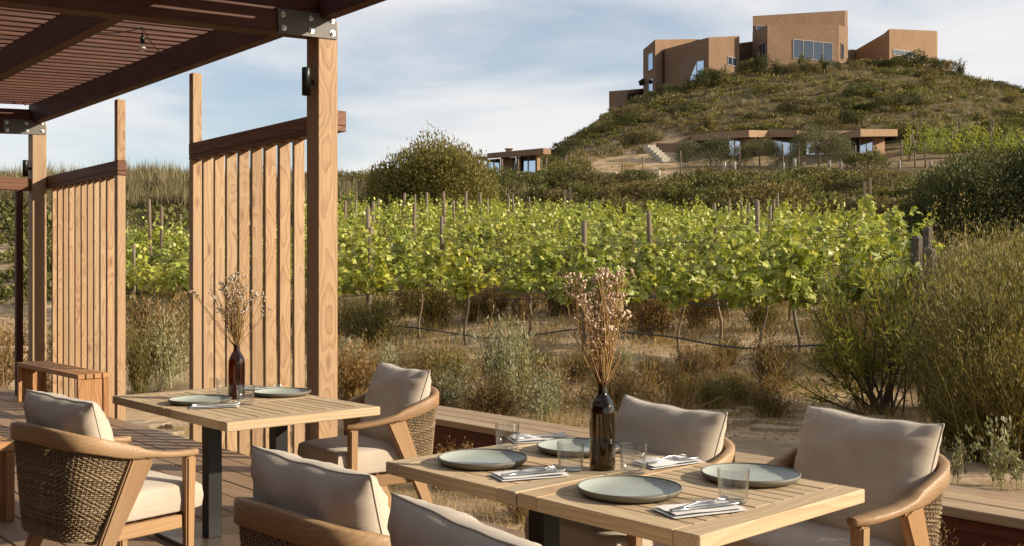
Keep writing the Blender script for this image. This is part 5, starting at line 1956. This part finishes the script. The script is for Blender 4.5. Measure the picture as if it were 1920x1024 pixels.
# ---------------------------------------------------------------- trees, scrub and grass up the hill
BALL = [dome_bush('shrub', M['scrub_green'], 100 + i, 3000, 13, .075) for i in range(3)]
BALLD = [dome_bush('shrub', M['scrub_dark'], 110 + i, 3000, 13, .075) for i in range(3)]
BALLB = [dome_bush('shrub', M['scrub_brown'], 120 + i, 2600, 13, .08) for i in range(2)]
HEATHB = [fynbos_bush('shrub', M['scrub_brown'], 130 + i, 90, 14, 1.0, .6, .05, .35) for i in range(2)]
HEATHG = [fynbos_bush('shrub', M['scrub_green'], 140 + i, 90, 18, 1.0, .6, .05, .4) for i in range(2)]


def limbs(seed, h, n=7, base=.12, spread=.8):
    rg2 = np.random.default_rng(seed)
    s = Soup()
    P = np.array([[0, 0, -.2], [.03, .02, h * .2], [.0, .05, h * .4]])
    s.add(*tube_np(P, [base, base * .8, base * .65], 7))
    for i in range(n):
        a = 2 * PI * i / n + rg2.uniform(-.4, .4)
        e = np.array([math.cos(a) * h * spread * rg2.uniform(.4, .7), math.sin(a) * h * spread * rg2.uniform(.4, .7), h * rg2.uniform(.65, .95)])
        m = P[2] * .5 + e * .5 + np.append(rg2.normal(0, .1, 2), .1)
        s.add(*tube_np([P[2] - [0, 0, .1], m, e], [base * .5, base * .3, base * .1], 5))
    return s.mesh('trunk', M['bark'], True)


def tree(name, lab, px, y, top, wpx, crown, seed, sink=0.0, cat='tree', trunk=True, zbase=None, flatc=1.0):
    x = (px - 960) / F_PX * y
    z0 = hz(x, y) - sink if zbase is None else zbase
    H = CAM_H + (520 - top) / F_PX * y - z0
    Wd = wpx / F_PX * y / 2
    t = thing(name, lab, cat, (x, y, z0), rng.uniform(0, 6))
    if trunk: put('trunk', limbs(seed, H, 7, max(.06, H * .03), .5 * Wd / H + .2), t)
    c = put('crown', crown, t, (0, 0, 0), (0, 0, 0), (Wd, Wd, H))
    c['kind'] = 'stuff'
    return t


BIG1 = dome_bush('crown', M['tree_leaf'], 201, 42000, 40, .032)
BIG2 = dome_bush('crown', M['scrub_dark'], 202, 42000, 40, .030)
OLV = [dome_bush('crown', M['olive_leaf'], 210 + i, 13000, 24, .040, .4, .2, .2, .36) for i in range(2)]
tree('round_tree', 'large rounded bushy tree at the vineyard edge, left of the small pavilion', 806, 56, 265, 232, BIG1, 1, .9)
tree('round_tree', 'low bushy crown at the left foot of the large rounded tree', 722, 57, 312, 110, OLV[0], 2, .2)
tree('dark_bush', 'big dark evergreen bush mass at the right edge below the upper vines', 1850, 31, 302, 330, BIG2, 3, .2)
tree('dark_bush', 'dark evergreen bush at the far right, beside the biggest bush', 1985, 30, 270, 250, BIG2, 4, .2)
tree('dark_bush', 'dark evergreen bush spreading at the left foot of the biggest right-hand bush', 1765, 33, 348, 120, BALLD[1], 14, .2, 'shrub', False)
tree('olive_tree', 'dense grey-green olive tree at the left of the long pavilion', 1333, 96.5, 251, 128, OLV[0], 5, .2)
tree('olive_tree', 'grey-green olive tree in the middle, before the pavilion glazing', 1425, 96, 256, 88, OLV[1], 6, .2)
tree('olive_tree', 'tallest olive tree with bare trunk, at the right of the pavilion glazing', 1536, 95, 230, 116, OLV[1], 7, .1)
tree('round_bush', 'rounded green bush in front of the pavilion doorway', 1620, 93, 283, 80, BALL[0], 8, .2, 'shrub', False)
tree('round_bush', 'dark rounded bush against the right wing of the hilltop house', 1706, 148, 98, 72, BALLD[0], 9, .4, 'shrub', False)
tree('round_bush', 'smaller dark bush left of the one against the right wing', 1648, 147, 113, 50, BALLD[1], 10, .4, 'shrub', False)
tree('round_bush', 'dark bush under the left wing window of the hilltop house', 1325, 138, 132, 60, BALLD[2], 11, .4, 'shrub', False)

# shrubs crowding the crest in front of the house walls
for i, (px, y, top, wpx, k) in enumerate(((1402, 143, 112, 34, 0), (1430, 142, 104, 44, 1), (1456, 141.5, 110, 36, 3), (1508, 143, 103, 26, 0), (1541, 144, 104, 30, 3), (1560, 143, 114, 36, 1), (1592, 148, 110, 34, 3), (1618, 147, 113, 40, 0), (1672, 146, 108, 56, 1), (1735, 150, 108, 58, 1), (1775, 152, 112, 40, 4), (1360, 140, 122, 30, 3), (1345, 138, 130, 40, 4), (1255, 140, 158, 44, 1), (1290, 138, 150, 40, 3), (1225, 142, 172, 34, 0), (1190, 143, 180, 36, 3), (1480, 141, 117, 40, 4), (1525, 142, 117, 40, 4), (1800, 150, 112, 36, 3))):
    x = (px - 960) / F_PX * y
    z0 = hz(x, y) - .3
    hh = max(.8, CAM_H + (520 - top) / F_PX * y - z0)
    ww = wpx / F_PX * y / 2
    tag(put('shrub', (BALL[0], BALLD[1], BALLB[0], HEATHG[0], BALLB[1])[k], None, (x, y, z0), (0, 0, rng.uniform(0, 6.28)), (ww, ww, hh)), ('rounded olive-green shrub', 'dark evergreen shrub', 'brownish rounded shrub', 'spiky green heath shrub', 'brownish rounded shrub')[k] + ' on the crest against the hilltop house', 'shrub', 'shrubs on the crest against the house')

# individual shrubs over the slopes (the ones that show largest)
BUILT = [(1206, 1600, 145.5, 176), (1590, 1790, 155, 178), (1140, 1210, 146, 168), (1222, 1690, 96.5, 114), (908, 1036, 92, 108)]


def blocked(px, y):
    return any(a - 6 < px < b + 6 and c < y < d for a, b, c, d in BUILT)


def patch(x, y):
    return np.sin(x * .33 + 1.7) * np.sin(y * .26 + x * .13) + .55 * np.sin(x * .85 + 2) * np.sin(y * .75)


nshrub = 0
cand = []
while nshrub < 285:
    px = rng.uniform(560, 2050) if rng.random() < .9 else rng.uniform(-150, 560)
    y = math.exp(rng.uniform(math.log(50), math.log(168)))
    if blocked(px, y): continue
    if 915 < px < 1250 and 86 < y < 106 and rng.random() < .8: continue
    if px < 1140 and y > 128: continue
    if px < 900 and y > 84: continue
    if 1690 < px < 1960 and 84 < y < 100: continue
    if 915 < px < 1700 and 88.5 < y < 102: continue
    x = (px - 960) / F_PX * y
    v = x * BV[0] + y * BV[1]
    if v < 41 and px < 1720: continue
    low = y < 92
    r_ = rng.random()
    if not low and patch(x, y) > .5: continue
    if low: me, lab = (rng.choice(BALL), 'rounded olive-green shrub') if r_ < .35 else ((rng.choice(HEATHG), 'spiky green heath shrub') if r_ < .7 else (rng.choice(BALLB), 'brownish rounded shrub'))
    else: me, lab = (rng.choice(BALL), 'rounded olive-green shrub') if r_ < .28 else ((rng.choice(BALLD), 'dark evergreen shrub') if r_ < .46 else ((rng.choice(HEATHB), 'dry brown heath shrub') if r_ < .72 else (rng.choice(BALLB), 'brownish rounded shrub')))
    wd = rng.uniform(1.1, 2.7) if not low else rng.uniform(1.3, 2.9)
    hh = wd * rng.uniform(.55, .85)
    where = ' on the slope between vineyard and pavilions' if low else ' on the flank of the hill'
    if px < 560: where = ' on the left ridge beyond the screens'
    tag(put('shrub', me, None, (x, y, hz(x, y) - .15), (0, 0, rng.uniform(0, 6.28)), (wd, wd, hh)), lab + where, 'shrub', lab + 's' + where)
    nshrub += 1


# dense ground cover: too many to count, one mesh of small leafy tufts and one of grasses
def cover(name, label, mat, n, seed, gens, px0, px1, y0, y1, smin, smax, cond):
    rgc = np.random.default_rng(seed)
    px = rgc.uniform(px0, px1, n)
    y = np.exp(rgc.uniform(math.log(y0), math.log(y1), n))
    if y1 > 160: y = np.where(rgc.random(n) < .55, rgc.uniform(108, 160, n), y)
    x = (px - 960) / F_PX * y
    k = cond(px, y, x) & np.array([not blocked(a, b) for a, b in zip(px, y)])
    x, y = x[k], y[k]
    z = height(x, y)
    n = len(x)
    s = Soup()
    pat = np.sin(x * .5 + 1) * np.sin(y * .37 + x * .2)
    for gi, (V0, F0) in enumerate(gens):
        idx = np.where(rgc.integers(0, len(gens), n) == gi)[0]
        a = rgc.uniform(0, 2 * PI, len(idx))
        sc = rgc.uniform(smin, smax, len(idx)) * (1 + .25 * pat[idx])
        ca, sa = np.cos(a) * sc, np.sin(a) * sc
        VX = V0[None, :, 0] * ca[:, None] - V0[None, :, 1] * sa[:, None] + x[idx][:, None]
        VY = V0[None, :, 0] * sa[:, None] + V0[None, :, 1] * ca[:, None] + y[idx][:, None]
        VZ = V0[None, :, 2] * sc[:, None] * rgc.uniform(.7, 1.2, len(idx))[:, None] + z[idx][:, None] - .05
        V = np.stack([VX, VY, VZ], -1).reshape(-1, 3)
        F = (np.arange(len(idx)) * len(V0))[:, None, None] + F0[None]
        s.add(V, F.reshape(-1, F0.shape[1]))
    return tag(put(name, s.mesh(name, mat)), label, 'ground cover', None, 'stuff')


def tuft_gen(seed, n, L, Wd, sp, dome=.6):
    r2 = np.random.default_rng(seed)
    d = sph_dirs(n, r2, .05)
    P = d * np.array([sp, sp, sp * dome]) * r2.uniform(.55, 1.05, (n, 1))
    ll = L * r2.uniform(.6, 1.4, n)
    return leaf_quads(P, unit(d + r2.normal(0, .5, (n, 3)) + [0, 0, .4]), unit(d + r2.normal(0, .4, (n, 3))), ll, ll * Wd)


def blade_gen(seed, n, h, w, sp=.45, foot=.25):
    r2 = np.random.default_rng(seed)
    a = r2.uniform(0, 2 * PI, n); tl = np.abs(r2.normal(0, sp, n))
    D = np.stack([np.sin(tl) * np.cos(a), np.sin(tl) * np.sin(a), np.cos(tl)], -1)
    B = np.stack([r2.normal(0, foot, n), r2.normal(0, foot, n), np.zeros(n)], -1)
    ll = h * r2.uniform(.5, 1.2, n)
    return leaf_quads(B, D, r2.normal(size=(n, 3)), ll, np.full(n, w), 0)


def far_cond(px, y, x):
    v = x * BV[0] + y * BV[1]
    keep = (v > 40.8) | (px > 1720)

    keep &= ~((px > 925) & (px < 1245) & (y > 86) & (y < 108))
    keep &= ~((px > 900) & (px < 1760) & (y > 91.0) & (y < 101))
    return keep & ~((px < 880) & (y > 92)) & ~((px < 1130) & (y > 135))


cover('scrub_cover', 'dense low olive-green scrub covering the hillside', M['scrub_green'], 6000, 1, [tuft_gen(i, 46, .28, .55, .8) for i in range(4)], 380, 2250, 44, 172, .55, 1.25, lambda px, y, x: far_cond(px, y, x) & (patch(x, y) < .35))
cover('scrub_cover', 'dense low brown scrub covering the hillside', M['scrub_brown'], 4200, 2, [tuft_gen(10 + i, 44, .28, .5, .8) for i in range(4)], 380, 2250, 44, 172, .5, 1.05, far_cond)
cover('hill_grass', 'dry buff grasses standing among the hillside scrub', M['hillgrass'], 5600, 3, [blade_gen(20 + i, 34, .95, .05) for i in range(4)], 380, 2250, 44, 172, .6, 1.2, lambda px, y, x: far_cond(px, y, x) & (patch(x, y) > .12))
cover('hill_grass', 'tall pale dry grasses on the left ridge behind the screens', M['hillgrass'], 2600, 4, [blade_gen(30 + i, 34, 1.1, .035, .3) for i in range(4)], -300, 760, 52, 88, .7, 1.4, lambda px, y, x: (y > 60))
cover('scrub_cover', 'olive scrub on the slope seen between the screens', M['scrub_green'], 1500, 5, [tuft_gen(40 + i, 46, .28, .55, .8) for i in range(4)], -300, 700, 32, 76, .5, 1.0, lambda px, y, x: (x * BV[0] + y * BV[1] > 19) | (px < 420))
cover('bank_grass', 'wispy olive-brown grass on the bank at the right', M['hillgrass'], 500, 6, [blade_gen(50 + i, 40, .55, .012, .4, .15) for i in range(3)], 1760, 2200, 11, 34, .7, 1.4, lambda px, y, x: (x * BV[0] + y * BV[1] > 5.5))
cover('slope_grass', 'sparse short dry grass on the bare bank by the small pavilion', M['straw'], 700, 7, [blade_gen(60 + i, 20, .3, .03, .5, .2) for i in range(3)], 925, 1260, 86, 110, .7, 1.4, lambda px, y, x: y > 0)

# upper vines right of the long pavilion
for row, (y, py) in enumerate(((98, 292), (101, 284), (104, 276), (107, 270))):
    px = 1702 + row * 3
    while px < 1945:
        x = (px - 960) / F_PX * y
        vn = thing('grapevine', 'small bright grapevine in the upper rows right of the long pavilion', 'grapevine', (x, y, hz(x, y) - .2), rng.uniform(-.1, .1), 'upper vines beside the pavilion')
        f = put('foliage', FAR_F[rng.randrange(3)], vn, (0, 0, -.25 * 1), (0, 0, 0), (1.15, 1.2, 1.2))
        f['kind'] = 'stuff'
        put('trunk', WOODS[0][0], vn)
        px += 30
    for px in (1705 + row * 7, 1785 + row * 5, 1860):
        x = (px - 960) / F_PX * y
        vpost((x, y, hz(x, y)), 2.6, .03, 'thin brown post among the upper vines right of the pavilion', 1.6, 'posts of the upper vines')

# white tree guards and thin stakes along the terrace
for px, y, h in ((936, 93, .62), (948, 93, .6), (953, 92, .55), (961, 92, .75), (973, 92.5, .6), (978, 92, .5), (988, 92, .65), (998, 92, .5), (1013, 92, .5), (1025, 91.5, .55), (1062, 92, .55), (1100, 92, .5), (1154, 92.5, .55), (1172, 92.5, .55), (1193, 92.5, .6), (1235, 92.5, .6), (1358, 93.5, .6), (1377, 93.5, .6), (1468, 93.5, .55), (1490, 94, .8), (1507, 94, .5), (1555, 94, .65), (1576, 94, .6), (1686, 94, .55), (1745, 94, .5)):
    x = (px - 960) / F_PX * y
    me = bpy.data.meshes.get('tree_guard') or lathe_mesh('tree_guard', [(0, -.1), (.16, -.1), (.16, .98), (.175, 1.0), (0, 1.0)], M['guard'], 10)
    tag(put('tree_guard', me, None, (x, y, hz(x, y)), (0, 0, 0), (1, 1, h * 1.25)), 'white sapling guard standing along the pavilion terrace', 'tree guard', 'white sapling guards on the terrace')
for px, y, h in ((942, 92, 2.2), (972, 92, 2.1), (1015, 91.5, 2.1), (1023, 92, 2.2), (1060, 91, 2.3), (1066, 91, 1.8), (1108, 91, 2.3), (1167, 92.5, 2.0), (1206, 92.5, 2.2), (1276, 93, 2.2), (1386, 93.5, 2.2), (1468, 93, 2.6), (1498, 93.5, 2.8), (1604, 93, 2.6), (1628, 93, 2.2), (1690, 96, 2.4), (1716, 94, 2.6), (1735, 94, 2.4)):
    x = (px - 960) / F_PX * y
    tag(put('stake', POSTS[0], None, (x, y, hz(x, y)), (rng.gauss(0, .03), rng.gauss(0, .03), 0), (1.5, 1.5, h / 2.12)), 'thin timber stake on the pavilion terrace', 'stake', 'thin stakes along the terrace')
# timber frames of bare posts in the scrub
for lab, px, y, top, wd in (('small timber goal-frame standing in the scrub at the centre', 1064, 60, 356, 14), ('small timber goal-frame in the scrub toward the right', 1626, 48, 340, 15)):
    x0, x1 = (px - wd / 2 - 960) / F_PX * y, (px + wd / 2 - 960) / F_PX * y
    z0 = hz(x0, y)
    zt = CAM_H + (520 - top) / F_PX * y
    fr = thing('timber_frame', lab, 'frame', ((x0 + x1) / 2, y, z0))
    w2 = (x1 - x0) / 2
    board('upright', fr, M['post'], (-w2, -.06, -.4), (-w2 + .12, .06, zt - z0), .01)
    board('upright', fr, M['post'], (w2 - .12, -.06, -.4), (w2, .06, zt - z0 + .15), .01)
    board('crossbar', fr, M['post'], (-w2 + .125, -.04, zt - z0 - .2), (w2 - .125, .04, zt - z0 - .06), .01)
bpy.context.view_layer.update()
